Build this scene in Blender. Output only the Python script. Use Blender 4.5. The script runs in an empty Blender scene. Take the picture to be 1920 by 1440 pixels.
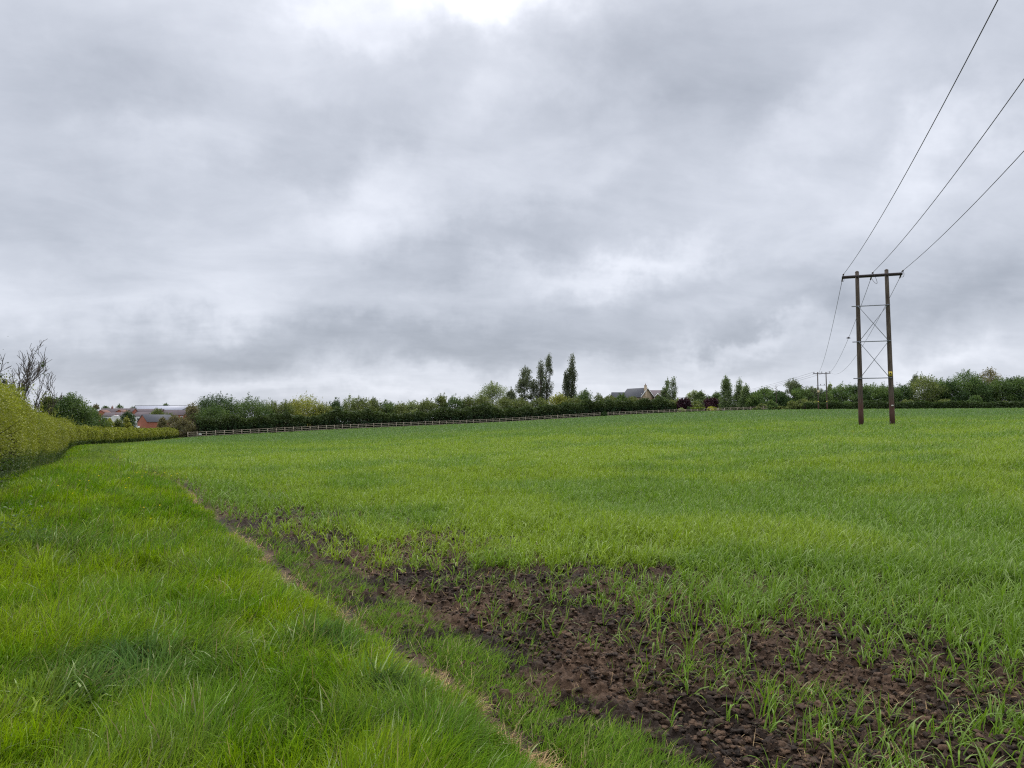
import bpy, math, random
import numpy as np
from mathutils import Vector

random.seed(7)
rng = np.random.default_rng(11)
SC = bpy.context.scene
COL = SC.collection
R = math.radians

# ------------------------------------------------------------------ camera
F = 1386.0                      # focal length in photo pixels (1920 wide)
PITCH = 0.0541
EYE = 1.6
cam = bpy.data.cameras.new('camera')
cam.lens = 36.0 * F / 1920.0
cam.sensor_width = 36.0
cam.clip_start = 0.05
cam.clip_end = 6000
co = bpy.data.objects.new('camera', cam)
COL.objects.link(co)
co.location = (0, 0, EYE)
co.rotation_euler = (math.pi / 2 + PITCH, 0, 0)
SC.camera = co
SC.view_settings.view_transform = 'Standard'
SC.view_settings.look = 'None'
SC.view_settings.exposure = 0.0
SC.view_settings.gamma = 1.0
SC.cycles.max_bounces = 6
SC.cycles.diffuse_bounces = 3
SC.cycles.transmission_bounces = 4
SC.cycles.glossy_bounces = 2
SC.cycles.use_denoising = False
SC.cycles.filter_width = 1.2


def pdir(px, py):
    """direction of a photo pixel, scaled so Y = 1"""
    x = (px - 960) / F
    u = (720 - py) / F
    c, s = math.cos(PITCH), math.sin(PITCH)
    y = c - u * s
    z = s + u * c
    return x / y, z / y


# ------------------------------------------------------------------ sky + sun
SUN_AZ, SUN_EL = R(-4), R(48)          # behind the cloud, ahead of the camera and high
world = bpy.data.worlds.new('World')
SC.world = world
world.use_nodes = True
NT = world.node_tree
NT.nodes.clear()


class E:
    """tiny helper for math node expressions"""
    def __init__(s, nt): s.nt = nt

    def m(s, op, a, b=None, c=None, clamp=False):
        n = s.nt.nodes.new('ShaderNodeMath'); n.operation = op; n.use_clamp = clamp
        for i, v in enumerate((a, b, c)):
            if v is None: continue
            if isinstance(v, (int, float)): n.inputs[i].default_value = v
            else: s.nt.links.new(v, n.inputs[i])
        return n.outputs[0]

    def noise(s, vec, scale, detail=4, rough=0.5, dist=0.0):
        n = s.nt.nodes.new('ShaderNodeTexNoise')
        n.inputs['Scale'].default_value = scale; n.inputs['Detail'].default_value = detail
        n.inputs['Roughness'].default_value = rough; n.inputs['Distortion'].default_value = dist
        s.nt.links.new(vec, n.inputs['Vector'])
        return n.outputs['Fac']

    def comb(s, x, y, z=0.0):
        n = s.nt.nodes.new('ShaderNodeCombineXYZ')
        for i, v in enumerate((x, y, z)):
            if isinstance(v, (int, float)): n.inputs[i].default_value = v
            else: s.nt.links.new(v, n.inputs[i])
        return n.outputs[0]


def build_world():
    e = E(NT)
    tc = NT.nodes.new('ShaderNodeTexCoord')
    nrm = NT.nodes.new('ShaderNodeVectorMath'); nrm.operation = 'NORMALIZE'
    NT.links.new(tc.outputs['Generated'], nrm.inputs[0])
    sep = NT.nodes.new('ShaderNodeSeparateXYZ'); NT.links.new(nrm.outputs[0], sep.inputs[0])
    x, y, z = sep.outputs
    zz = e.m('ADD', e.m('MAXIMUM', z, 0.0), 0.27)
    u = e.m('DIVIDE', x, zz); v = e.m('DIVIDE', y, zz)
    plane = e.comb(u, v)
    # rotated / stretched so the cloud rolls run slightly diagonally
    ur = e.m('ADD', e.m('MULTIPLY', u, 0.62), e.m('MULTIPLY', v, 0.30))
    vr = e.m('SUBTRACT', e.m('MULTIPLY', v, 0.95), e.m('MULTIPLY', u, 0.30))
    pl2 = e.comb(ur, vr, 3.7)
    n1 = e.noise(pl2, 1.5, 7, 0.55, 0.25)
    n2 = e.noise(pl2, 4.2, 8, 0.60, 0.4)
    n3 = e.noise(nrm.outputs[0], 4.0, 6, 0.55, 0.3)
    az = e.m('ARCTAN2', x, y)
    el = e.m('ARCSINE', z)
    wa = e.noise(nrm.outputs[0], 7.0, 5, 0.6)
    wb = e.noise(e.comb(x, z, y), 8.0, 5, 0.6)
    az2 = e.m('ADD', az, e.m('MULTIPLY', e.m('SUBTRACT', wa, 0.5), 0.30))
    el2 = e.m('ADD', el, e.m('MULTIPLY', e.m('SUBTRACT', wb, 0.5), 0.17))
    # thin and thick patches of the cloud deck: azimuth, elevation, half sizes, tilt, strength
    def px(pxx, pyy):
        a, b = pdir(pxx, pyy)
        return math.atan2(a, 1), math.atan2(b, math.hypot(a, 1))
    spots = [
        (890, -22, 150, 50, 0, .9), (620, 25, 90, 45, 0, .34), (960, 170, 110, 60, 20, .26),
        (330, 270, 110, 50, 15, .20), (700, 385, 120, 60, 25, .27), (1770, 265, 90, 60, 30, .42),
        (1490, 250, 120, 60, 30, .25), (1180, 495, 150, 24, 6, .34), (1440, 655, 100, 20, 12, .38),
        (1000, 700, 260, 24, 4, .20), (1760, 695, 120, 22, 0, .30), (1280, 735, 260, 22, 0, .22),
        (400, 575, 160, 24, 8, .10), (40, 570, 80, 30, 10, .10), (1130, 300, 120, 60, 40, .14),
        (1560, 450, 120, 40, 10, .14), (500, 120, 130, 70, 30, .14),(700, 745, 400, 14, 0, .16),
        (1300, 110, 260, 110, 0, -.24), (900, 470, 260, 42, 18, -.26), (560, 650, 480, 42, 2, -.40),
        (1640, 590, 330, 42, 8, -.26), (260, 190, 260, 80, 5, -.16), (90, 440, 160, 60, 0, -.14),
        (1860, 60, 110, 120, 0, -.12), (620, 260, 200, 50, 20, -.12), (1860, 480, 150, 60, 20, -.12),
        (1250, 560, 220, 26, 6, -.16), (250, 690, 240, 22, 0, -.10),
    ]
    tot = None
    for (cx, cy, sx, sy, tilt, k) in spots:
        a0, e0 = px(cx, cy)
        sa, se = sx / F, sy / F
        t = R(tilt)
        da = e.m('SUBTRACT', az2, a0); de = e.m('SUBTRACT', el2, e0)
        p = e.m('MULTIPLY_ADD', da, math.cos(t) / sa, e.m('MULTIPLY', de, math.sin(t) / sa))
        q = e.m('MULTIPLY_ADD', de, math.cos(t) / se, e.m('MULTIPLY', da, -math.sin(t) / se))
        r2 = e.m('MULTIPLY_ADD', p, p, e.m('MULTIPLY', q, q))
        g = e.m('MULTIPLY', e.m('POWER', math.e, e.m('MULTIPLY', r2, -0.8)), k)
        tot = g if tot is None else e.m('ADD', tot, g)
    nn = e.m('MULTIPLY', e.m('SUBTRACT', n1, 0.5), 0.50)
    nn = e.m('ADD', nn, e.m('MULTIPLY', e.m('SUBTRACT', n2, 0.5), 0.34))
    nn = e.m('ADD', nn, e.m('MULTIPLY', e.m('SUBTRACT', n3, 0.5), 0.24))
    lum = e.m('ADD', e.m('ADD', 1.0, nn), e.m('MULTIPLY', tot, 0.62))
    # an overcast sky is brighter overhead than at the horizon
    up = NT.nodes.new('ShaderNodeMapRange'); up.interpolation_type = 'SMOOTHSTEP'
    up.inputs[1].default_value = 0.45; up.inputs[2].default_value = 0.95
    up.inputs[3].default_value = 1.0; up.inputs[4].default_value = ZENITH
    NT.links.new(z, up.inputs[0])
    lum = e.m('MULTIPLY', lum, up.outputs[0])
    lum = e.m('MAXIMUM', lum, 0.3)
    # colour: thick cloud bluish grey, thin cloud nearly white
    ramp = NT.nodes.new('ShaderNodeMix'); ramp.data_type = 'RGBA'
    NT.links.new(e.m('MULTIPLY_ADD', lum, 1.4, -1.0, clamp=True), ramp.inputs[0])
    ramp.inputs[6].default_value = (0.572, 0.622, 0.725, 1)
    ramp.inputs[7].default_value = (0.765, 0.785, 0.850, 1)
    mulc = NT.nodes.new('ShaderNodeVectorMath'); mulc.operation = 'SCALE'
    NT.links.new(ramp.outputs[2], mulc.inputs[0]); NT.links.new(lum, mulc.inputs['Scale'])
    sky = NT.nodes.new('ShaderNodeTexSky'); sky.sky_type = 'NISHITA'
    sky.sun_disc = False; sky.sun_elevation = SUN_EL; sky.sun_rotation = SUN_AZ
    bg1 = NT.nodes.new('ShaderNodeBackground'); bg1.inputs[1].default_value = 0.08
    NT.links.new(sky.outputs[0], bg1.inputs[0])
    bg2 = NT.nodes.new('ShaderNodeBackground'); bg2.inputs[1].default_value = 1.0
    NT.links.new(mulc.outputs[0], bg2.inputs[0])
    mx = NT.nodes.new('ShaderNodeMixShader'); mx.inputs[0].default_value = 0.93   # cloud cover
    NT.links.new(bg1.outputs[0], mx.inputs[1]); NT.links.new(bg2.outputs[0], mx.inputs[2])
    out = NT.nodes.new('ShaderNodeOutputWorld')
    NT.links.new(mx.outputs[0], out.inputs[0])


ZENITH = 3.4
build_world()
world.cycles.sampling_method = 'MANUAL'
world.cycles.sample_map_resolution = 512

sun = bpy.data.lights.new('sun', 'SUN')
sun.energy = 1.5
sun.angle = R(14)
sun.color = (1.0, 0.965, 0.91)
so = bpy.data.objects.new('sun', sun); COL.objects.link(so)
_d = Vector((math.sin(SUN_AZ) * math.cos(SUN_EL), math.cos(SUN_AZ) * math.cos(SUN_EL), math.sin(SUN_EL)))
so.rotation_euler = _d.to_track_quat('Z', 'Y').to_euler()
so.location = (0, 0, 60)


# ------------------------------------------------------------------ numpy noise
def _hash(ix, iy, seed):
    h = (ix.astype(np.int64) * 374761393 + iy.astype(np.int64) * 668265263 + seed * 974711) & 0xFFFFFFFF
    h = ((h ^ (h >> 13)) * 1274126177) & 0xFFFFFFFF
    h = (h ^ (h >> 16)) & 0xFFFFFF
    return h / float(0xFFFFFF)


def vnoise(x, y, scale, seed=0):
    x = np.asarray(x) / scale; y = np.asarray(y) / scale
    ix = np.floor(x); iy = np.floor(y)
    fx = x - ix; fy = y - iy
    fx = fx * fx * (3 - 2 * fx); fy = fy * fy * (3 - 2 * fy)
    a = _hash(ix, iy, seed); b = _hash(ix + 1, iy, seed)
    c = _hash(ix, iy + 1, seed); d = _hash(ix + 1, iy + 1, seed)
    return (a * (1 - fx) + b * fx) * (1 - fy) + (c * (1 - fx) + d * fx) * fy


def fbm(x, y, scale, oct=4, seed=0, gain=0.5):
    s = 0; a = 1; t = 0
    for k in range(oct):
        s = s + a * vnoise(x + 17.3 * k, y - 9.1 * k, scale / 2 ** k, seed + k)
        t += a; a *= gain
    return s / t


def worley(x, y, scale, seed=0):
    x = x / scale; y = y / scale
    ix = np.floor(x); iy = np.floor(y)
    best = np.full(x.shape, 9.0); hid = np.zeros(x.shape)
    for dx in (-1, 0, 1):
        for dy in (-1, 0, 1):
            cx = ix + dx; cy = iy + dy
            px = cx + _hash(cx, cy, seed); py = cy + _hash(cx, cy, seed + 5)
            d = (px - x) ** 2 + (py - y) ** 2
            m = d < best
            best = np.where(m, d, best)
            hid = np.where(m, _hash(cx, cy, seed + 9), hid)
    return np.sqrt(best), hid


def sst(a, b, x):
    t = np.clip((x - a) / (b - a), 0, 1)
    return t * t * (3 - 2 * t)


# ------------------------------------------------------------------ terrain
def cp(px, py, D):
    a, b = pdir(px, py)
    return (a * D, D, EYE + b * D)


CTRL = [
    (0, 0, 0), (0, 3.5, 0), (-3, 4, 0.02), (3, 4, 0.02), (-3, 8, 0.0), (3, 8, 0.06), (6, 6, 0.08), (-6, 6, .12),
    (-3, -5, 0), (5, -6, .1), (-8, -6, .2), (12, -5, .5), (0, -40, -.4), (-30, -30, .2), (40, -30, 2),
    cp(0, 925, 13), cp(100, 872, 30), cp(152, 838, 66), cp(345, 821, 146), cp(235, 842, 50),
    (-2.5, 15, .02), (5, 15, .18), (10, 15, .35), (-3, 30, .15), (12, 30, .75),
    cp(1617, 801, 45), cp(1920, 800, 42), cp(1920, 782, 80), cp(1500, 783, 85), cp(1200, 801, 70), cp(900, 819, 60),
    cp(600, 835, 60), cp(480, 814, 154), cp(640, 806, 162), cp(760, 801, 170), cp(940, 793, 182),
    cp(1120, 782, 193), cp(1290, 775, 206), cp(1400, 771, 190), cp(1450, 770, 160),
    cp(1600, 769, 150), cp(1800, 768, 150), cp(1980, 767, 150), cp(1550, 770.5, 178), cp(1750, 769.5, 180),
    cp(1950, 769.5, 180), cp(900, 802, 110), cp(600, 820, 100), cp(350, 830, 90), cp(1250, 786, 120),
    (-90, 150, -1.6), (-60, 66, -.6), (-35, 20, .4), (-120, 80, -1.4), (-90, 260, -1.4), (-30, 260, .6), (40, 260, 4.5),
    (120, 260, 5.2), (170, 170, 5.2), (130, 100, 4.6), (70, 40, 3.2), (100, 0, 4.2),
    (-200, 300, 0), (-150, 420, 1.5), (-60, 420, 2.5), (100, 420, 6), (300, 300, 7), (-300, 100, -2), (300, 0, 6), (0, 600, 4),
    (-350, 500, 1), (0, -300, -1), (-300, -300, -1), (300, -300, 3), (450, 600, 7),
]
CT = np.array(CTRL)


def _tps(r2):
    return r2 * np.log(r2 + 1e-6) * 0.5


_n = len(CT)
_d2 = ((CT[:, None, :2] - CT[None, :, :2]) ** 2).sum(-1)
_A = np.zeros((_n + 3, _n + 3))
_A[:_n, :_n] = _tps(_d2) + np.eye(_n) * 0.5
_A[:_n, _n] = 1; _A[:_n, _n + 1:] = CT[:, :2]
_A[_n, :_n] = 1; _A[_n + 1:, :_n] = CT[:, :2].T
_W = np.linalg.solve(_A, np.concatenate([CT[:, 2], [0, 0, 0]]))


def tz(x, y):
    x = np.asarray(x, float); y = np.asarray(y, float)
    sh = x.shape
    x = x.ravel(); y = y.ravel()
    r = np.hypot(x, y); k = np.where(r > 650, 650 / np.maximum(r, 1), 1.0)
    xx = x * k; yy = y * k
    out = np.zeros(len(xx))
    for s in range(0, len(xx), 200000):
        a = xx[s:s + 200000]; b = yy[s:s + 200000]
        d2 = (a[:, None] - CT[None, :, 0]) ** 2 + (b[:, None] - CT[None, :, 1]) ** 2
        out[s:s + 200000] = _tps(d2) @ _W[:_n] + _W[_n] + a * _W[_n + 1] + b * _W[_n + 2]
    return out.reshape(sh)


def Z(x, y):
    return float(tz(np.array([x]), np.array([y]))[0])


def ground_at(px, py, dmax=260, h=0.0):
    """where the ray through a photo pixel first meets the ground"""
    a, b = pdir(px, py)
    D = np.geomspace(2.0, dmax, 1500)
    g = tz(a * D, D) + h - (EYE + b * D)
    i = np.argmax(g > 0)
    if g[i] <= 0: i = -1
    return a * D[i], D[i]


# verge edge (left border of the ploughed land) in plan
EDGE = np.array([(1.5, 1.2)] + [ground_at(*p, h=.17) for p in [(1030, 1425), (880, 1300), (700, 1195), (640, 1135), (545, 1075), (480, 1015),
                (410, 968), (365, 930), (320, 897)]] + [(-16.5, 31), (-26.0, 49), (-35.2, 66), (-48, 100), (-61.5, 142)])
EDGE[:, 1] = np.maximum.accumulate(EDGE[:, 1])
_ey = EDGE[:, 1] + np.arange(len(EDGE)) * 1e-4


def edge_x(y):
    e = np.interp(y, _ey, EDGE[:, 0], left=np.nan)
    e = np.where(np.isnan(e), EDGE[0, 0] + (EDGE[0, 1] - y) * 0.55, e)
    return e


def sdist(x, y):
    """approximate signed distance from the verge edge, positive on the field"""
    wob = (fbm(x, y, 1.3, 3, 5) - 0.5) * 0.35 * sst(0, 6, y)
    wob = wob + (fbm(x, y, .32, 2, 6) - .5) * .16 * sst(0, 4, y)
    sl = (edge_x(y + .2) - edge_x(y - .2)) / .4
    return (x - edge_x(y)) / np.sqrt(1 + sl * sl) + wob


FENCE = [cp(352, 822, 145)[:2], cp(480, 814, 154)[:2], cp(640, 806, 163)[:2], cp(760, 801, 170)[:2], cp(940, 793, 182)[:2],
         cp(1125, 782, 193)[:2], cp(1290, 774, 205)[:2], cp(1445, 771, 190)[:2]]
FA = np.array(FENCE)


def fence_y(x):
    return np.interp(x, FA[:, 0], FA[:, 1], left=145, right=186)


BARE0 = [(600, 1010, .9), (760, 1035, 1.0), (900, 1050, .9), (700, 1095, .8), (1000, 1150, .75), (930, 1200, .7), (1190, 1090, .55),
        (1300, 1180, .45), (1500, 1190, .45), (1150, 1250, .55), (1250, 1320, .4), (1500, 1350, .45), (1700, 1400, .45),
        (1880, 1330, .4), (1420, 1410, .4), (350, 905, .55), (560, 980, .7), (810, 1100, .8), (1010, 1060, .6), (430, 965, .4), (1060, 1080, .7), (1120, 1170, .7), (1080, 1215, .6), (1000, 1035, .6), (1200, 1200, .5), (1230, 1150, .5), (1350, 1280, .45), (1150, 1330, .5), (1620, 1300, .4), (1780, 1345, .4), (1330, 1120, .35),
        (500, 995, .6), (1650, 918, .4)]
BARE = [(ground_at(p[0], p[1]), p[2]) for p in BARE0]


# outer limit of the thin, patchy headland stand
_hb = [ground_at(a, b, h=.12) for a, b in ((300, 905), (400, 955), (520, 975), (640, 985), (800, 1000), (1000, 1030), (1240, 1062), (1330, 1130),
                                           (1480, 1150), (1650, 1205), (1780, 1260), (1960, 1310))]
HB_A = np.array([math.atan2(a, b) for a, b in _hb]); HB_R = np.array([math.hypot(a, b) for a, b in _hb])


def crop_density(x, y):
    r = np.hypot(x, y); az = np.arctan2(x, y)
    rb = np.interp(az, HB_A, HB_R)
    n = fbm(x, y, .9, 4, 21, .6); n2 = fbm(x, y, .38, 3, 24, .6)
    t = (r - rb) / (rb * .16)
    k = sst(-1.9, 3.0, t + (n - .5) * 5.5) ** 1.3
    b = np.zeros(np.shape(x))
    for (bx, by), q in BARE:
        rr = q * (0.62 + by / 22.0)
        b = np.maximum(b, np.exp(-(((x - bx) / rr) ** 2 + ((y - by) / (rr * 1.2)) ** 2)))
    s = sdist(x, y)
    right = sst(-1.5, 2.2, x)
    thin = (.085 + .165 * sst(.40, .70, n2) * (.55 + .6 * right)) * (1 - .7 * b)
    thin = thin * (.38 + .62 * sst(3.8, 7.5, r))
    d = thin + (1 - thin) * k * (1 - .55 * b * (1 - sst(0, 2, t)))
    e = 1 - np.exp(-np.maximum(s - .8 + .75 * sst(7, 11, y), 0) / (.30 - .15 * sst(9, 14, y)))
    return np.clip(d * e, 0, 1) * (s > 0.8 - .7 * sst(7.5, 12, y))


# ------------------------------------------------------------------ mesh helpers
def make_mesh(name, V, faces, mat, cols=None, smooth=False):
    """faces: list of (n,k) int arrays"""
    me = bpy.data.meshes.new(name)
    V = np.ascontiguousarray(V, dtype=np.float32)
    me.vertices.add(len(V)); me.vertices.foreach_set('co', V.ravel())
    nl = sum(f.size for f in faces); npol = sum(len(f) for f in faces)
    me.loops.add(nl); me.polygons.add(npol)
    me.loops.foreach_set('vertex_index', np.concatenate([f.ravel() for f in faces]).astype(np.int32))
    st = []; o = 0
    for f in faces:
        st.append(o + np.arange(len(f)) * f.shape[1]); o += f.size
    me.polygons.foreach_set('loop_start', np.concatenate(st).astype(np.int32))
    if smooth:
        me.polygons.foreach_set('use_smooth', np.ones(npol, dtype=bool))
    if cols is not None:
        at = me.color_attributes.new('col', 'FLOAT_COLOR', 'POINT')
        c = np.ones((len(V), 4), dtype=np.float32); c[:, :3] = cols
        at.data.foreach_set('color', c.ravel())
    me.update(calc_edges=True)
    me.materials.append(mat)
    return me


def link(name, me, parent=None, **props):
    o = bpy.data.objects.new(name, me); COL.objects.link(o)
    if parent is not None: o.parent = parent
    for k, v in props.items():
        o[k] = v
    return o


def thing(name, label, cat, loc=(0, 0, 0), rotz=0.0, group=None):
    o = bpy.data.objects.new(name, None); COL.objects.link(o)
    o.empty_display_size = 0.3
    o.location = loc; o.rotation_euler = (0, 0, rotz)
    o['label'] = label; o['category'] = cat
    if group: o['group'] = group
    return o


class MB:
    """collects boxes, prisms and tubes into one mesh"""
    def __init__(s): s.V = []; s.Q = []; s.T = []; s.n = 0

    def add(s, V, q=None, t=None):
        V = np.asarray(V, float)
        if q is not None and len(q): s.Q.append(np.asarray(q) + s.n)
        if t is not None and len(t): s.T.append(np.asarray(t) + s.n)
        s.V.append(V); s.n += len(V)

    def box(s, c, d, rz=0.0, R3=None):
        x, y, z = [k / 2 for k in d]
        V = np.array([(a * x, b * y, e * z) for e in (-1, 1) for b in (-1, 1) for a in (-1, 1)])
        if rz:
            cs, sn = math.cos(rz), math.sin(rz)
            V = np.stack([V[:, 0] * cs - V[:, 1] * sn, V[:, 0] * sn + V[:, 1] * cs, V[:, 2]], 1)
        s.add(V + np.array(c), [(0, 2, 3, 1), (4, 5, 7, 6), (0, 1, 5, 4), (2, 6, 7, 3), (0, 4, 6, 2), (1, 3, 7, 5)])

    def tube(s, pts, rad, n=8, cap=True):
        pts = np.asarray(pts, float); m = len(pts)
        rad = np.broadcast_to(np.asarray(rad, float), (m,))
        tg = np.gradient(pts, axis=0); tg /= np.linalg.norm(tg, axis=1)[:, None] + 1e-12
        ref = np.array([0, 0, 1.0]) if abs(tg[0, 2]) < 0.9 else np.array([1.0, 0, 0])
        V = []
        for p, t, r in zip(pts, tg, rad):
            a = np.cross(t, ref); a /= np.linalg.norm(a) + 1e-12; b = np.cross(t, a)
            th = np.arange(n) * 2 * math.pi / n
            V.append(p + r * (np.cos(th)[:, None] * a + np.sin(th)[:, None] * b))
        V = np.concatenate(V)
        i = np.arange(n); j = (i + 1) % n
        q = np.concatenate([np.stack([k * n + i, k * n + j, (k + 1) * n + j, (k + 1) * n + i], 1) for k in range(m - 1)])
        t = None
        if cap:
            V = np.concatenate([V, pts[[0, -1]]])
            t = np.concatenate([np.stack([j, i, np.full(n, m * n)], 1), np.stack([(m - 1) * n + i, (m - 1) * n + j, np.full(n, m * n + 1)], 1)])
        s.add(V, q, t)

    def build(s, name, mat, parent=None, smooth=False, **props):
        f = []
        if s.Q: f.append(np.concatenate(s.Q))
        if s.T: f.append(np.concatenate(s.T))
        me = make_mesh(name, np.concatenate(s.V), f, mat, None, smooth)
        return link(name, me, parent, **props)


def segs_mesh(P0, P1, R0, R1, n=5):
    """many tapered sticks at once"""
    P0 = np.asarray(P0, float); P1 = np.asarray(P1, float); R0 = np.asarray(R0); R1 = np.asarray(R1)
    t = P1 - P0; t /= np.linalg.norm(t, axis=1)[:, None] + 1e-9
    ref = np.where(np.abs(t[:, 2:3]) < 0.9, np.array([[0, 0, 1.0]]), np.array([[1.0, 0, 0]]))
    a = np.cross(t, ref); a /= np.linalg.norm(a, axis=1)[:, None] + 1e-9
    b = np.cross(t, a)
    th = np.arange(n) * 2 * math.pi / n
    ring = np.cos(th)[None, :, None] * a[:, None] + np.sin(th)[None, :, None] * b[:, None]
    V = np.concatenate([P0[:, None] + ring * R0[:, None, None], P1[:, None] + ring * R1[:, None, None]], 1)
    N = len(P0)
    i = np.arange(n); j = (i + 1) % n
    q = np.stack([i, j, n + j, n + i], 1)[None] + (np.arange(N) * 2 * n)[:, None, None]
    return V.reshape(-1, 3), q.reshape(-1, 4)


# ------------------------------------------------------------------ materials
def _mat(name):
    m = bpy.data.materials.new(name); m.use_nodes = True
    m.node_tree.nodes.clear()
    return m, m.node_tree


def leaf_mat(name, trans=0.35, rough=0.5, spec=0.3):
    m, nt = _mat(name)
    at = nt.nodes.new('ShaderNodeAttribute'); at.attribute_name = 'col'
    p = nt.nodes.new('ShaderNodeBsdfPrincipled')
    p.inputs['Roughness'].default_value = rough
    p.inputs['Specular IOR Level'].default_value = spec
    tr = nt.nodes.new('ShaderNodeBsdfTranslucent')
    g = nt.nodes.new('ShaderNodeMix'); g.data_type = 'RGBA'; g.blend_type = 'MULTIPLY'; g.inputs[0].default_value = 1
    g.inputs[7].default_value = (1.15, 1.25, 0.55, 1)
    nt.links.new(at.outputs['Color'], g.inputs[6])
    nt.links.new(at.outputs['Color'], p.inputs['Base Color'])
    nt.links.new(g.outputs[2], tr.inputs['Color'])
    mx = nt.nodes.new('ShaderNodeMixShader'); mx.inputs[0].default_value = trans
    nt.links.new(p.outputs[0], mx.inputs[1]); nt.links.new(tr.outputs[0], mx.inputs[2])
    o = nt.nodes.new('ShaderNodeOutputMaterial'); nt.links.new(mx.outputs[0], o.inputs[0])
    return m


def noise_mat(name, c1, c2, scale=8, rough=0.85, bump=0.3, stretch=(1, 1, 1), spec=0.2, detail=6, metallic=0.0, bump_scale=None):
    m, nt = _mat(name)
    tc = nt.nodes.new('ShaderNodeTexCoord'); mp = nt.nodes.new('ShaderNodeMapping')
    mp.inputs['Scale'].default_value = stretch
    nt.links.new(tc.outputs['Object'], mp.inputs[0])
    n = nt.nodes.new('ShaderNodeTexNoise'); n.inputs['Scale'].default_value = scale; n.inputs['Detail'].default_value = detail
    n.inputs['Roughness'].default_value = 0.6
    nt.links.new(mp.outputs[0], n.inputs['Vector'])
    r = nt.nodes.new('ShaderNodeValToRGB')
    r.color_ramp.elements[0].position = 0.3; r.color_ramp.elements[1].position = 0.7
    r.color_ramp.elements[0].color = (*c1, 1); r.color_ramp.elements[1].color = (*c2, 1)
    nt.links.new(n.outputs['Fac'], r.inputs[0])
    p = nt.nodes.new('ShaderNodeBsdfPrincipled')
    p.inputs['Roughness'].default_value = rough; p.inputs['Specular IOR Level'].default_value = spec
    p.inputs['Metallic'].default_value = metallic
    nt.links.new(r.outputs[0], p.inputs['Base Color'])
    if bump:
        b = nt.nodes.new('ShaderNodeBump'); b.inputs['Strength'].default_value = bump; b.inputs['Distance'].default_value = 0.02
        nt.links.new(n.outputs['Fac'], b.inputs['Height']); nt.links.new(b.outputs[0], p.inputs['Normal'])
    o = nt.nodes.new('ShaderNodeOutputMaterial'); nt.links.new(p.outputs[0], o.inputs[0])
    return m


def brick_mat(name, c1, c2, mortar, scale=1.0):
    m, nt = _mat(name)
    tc = nt.nodes.new('ShaderNodeTexCoord')
    sp = nt.nodes.new('ShaderNodeSeparateXYZ'); nt.links.new(tc.outputs['Object'], sp.inputs[0])
    ad = nt.nodes.new('ShaderNodeMath'); nt.links.new(sp.outputs[0], ad.inputs[0]); nt.links.new(sp.outputs[1], ad.inputs[1])
    cb = nt.nodes.new('ShaderNodeCombineXYZ'); nt.links.new(ad.outputs[0], cb.inputs[0]); nt.links.new(sp.outputs[2], cb.inputs[1])
    b = nt.nodes.new('ShaderNodeTexBrick'); b.inputs['Scale'].default_value = 4.4 * scale
    b.inputs['Color1'].default_value = (*c1, 1); b.inputs['Color2'].default_value = (*c2, 1); b.inputs['Mortar'].default_value = (*mortar, 1)
    b.inputs['Mortar Size'].default_value = 0.015
    nt.links.new(cb.outputs[0], b.inputs['Vector'])
    n = nt.nodes.new('ShaderNodeTexNoise'); n.inputs['Scale'].default_value = 0.9; n.inputs['Detail'].default_value = 4
    nt.links.new(tc.outputs['Object'], n.inputs['Vector'])
    mr = nt.nodes.new('ShaderNodeMapRange'); mr.inputs[3].default_value = 0.75; mr.inputs[4].default_value = 1.2
    nt.links.new(n.outputs[0], mr.inputs[0])
    sc = nt.nodes.new('ShaderNodeVectorMath'); sc.operation = 'SCALE'
    nt.links.new(b.outputs['Color'], sc.inputs[0]); nt.links.new(mr.outputs[0], sc.inputs['Scale'])
    p = nt.nodes.new('ShaderNodeBsdfPrincipled'); p.inputs['Roughness'].default_value = .9
    nt.links.new(sc.outputs[0], p.inputs['Base Color'])
    o = nt.nodes.new('ShaderNodeOutputMaterial'); nt.links.new(p.outputs[0], o.inputs[0])
    return m


def ground_mat(name):
    m, nt = _mat(name)
    at = nt.nodes.new('ShaderNodeAttribute'); at.attribute_name = 'col'
    tc = nt.nodes.new('ShaderNodeTexCoord')
    n = nt.nodes.new('ShaderNodeTexNoise'); n.inputs['Scale'].default_value = 55; n.inputs['Detail'].default_value = 8
    n.inputs['Roughness'].default_value = 0.65
    nt.links.new(tc.outputs['Object'], n.inputs['Vector'])
    mr = nt.nodes.new('ShaderNodeMapRange'); mr.inputs[1].default_value = .3; mr.inputs[2].default_value = .72
    mr.inputs[3].default_value = 0.62; mr.inputs[4].default_value = 1.45
    nt.links.new(n.outputs[0], mr.inputs[0])
    sc = nt.nodes.new('ShaderNodeVectorMath'); sc.operation = 'SCALE'
    nt.links.new(at.outputs['Color'], sc.inputs[0]); nt.links.new(mr.outputs[0], sc.inputs['Scale'])
    p = nt.nodes.new('ShaderNodeBsdfPrincipled'); p.inputs['Roughness'].default_value = .85
    p.inputs['Specular IOR Level'].default_value = .25
    nt.links.new(sc.outputs[0], p.inputs['Base Color'])
    b = nt.nodes.new('ShaderNodeBump'); b.inputs['Strength'].default_value = 1; b.inputs['Distance'].default_value = 0.02
    nt.links.new(n.outputs[0], b.inputs['Height']); nt.links.new(b.outputs[0], p.inputs['Normal'])
    o = nt.nodes.new('ShaderNodeOutputMaterial'); nt.links.new(p.outputs[0], o.inputs[0])
    return m


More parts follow.
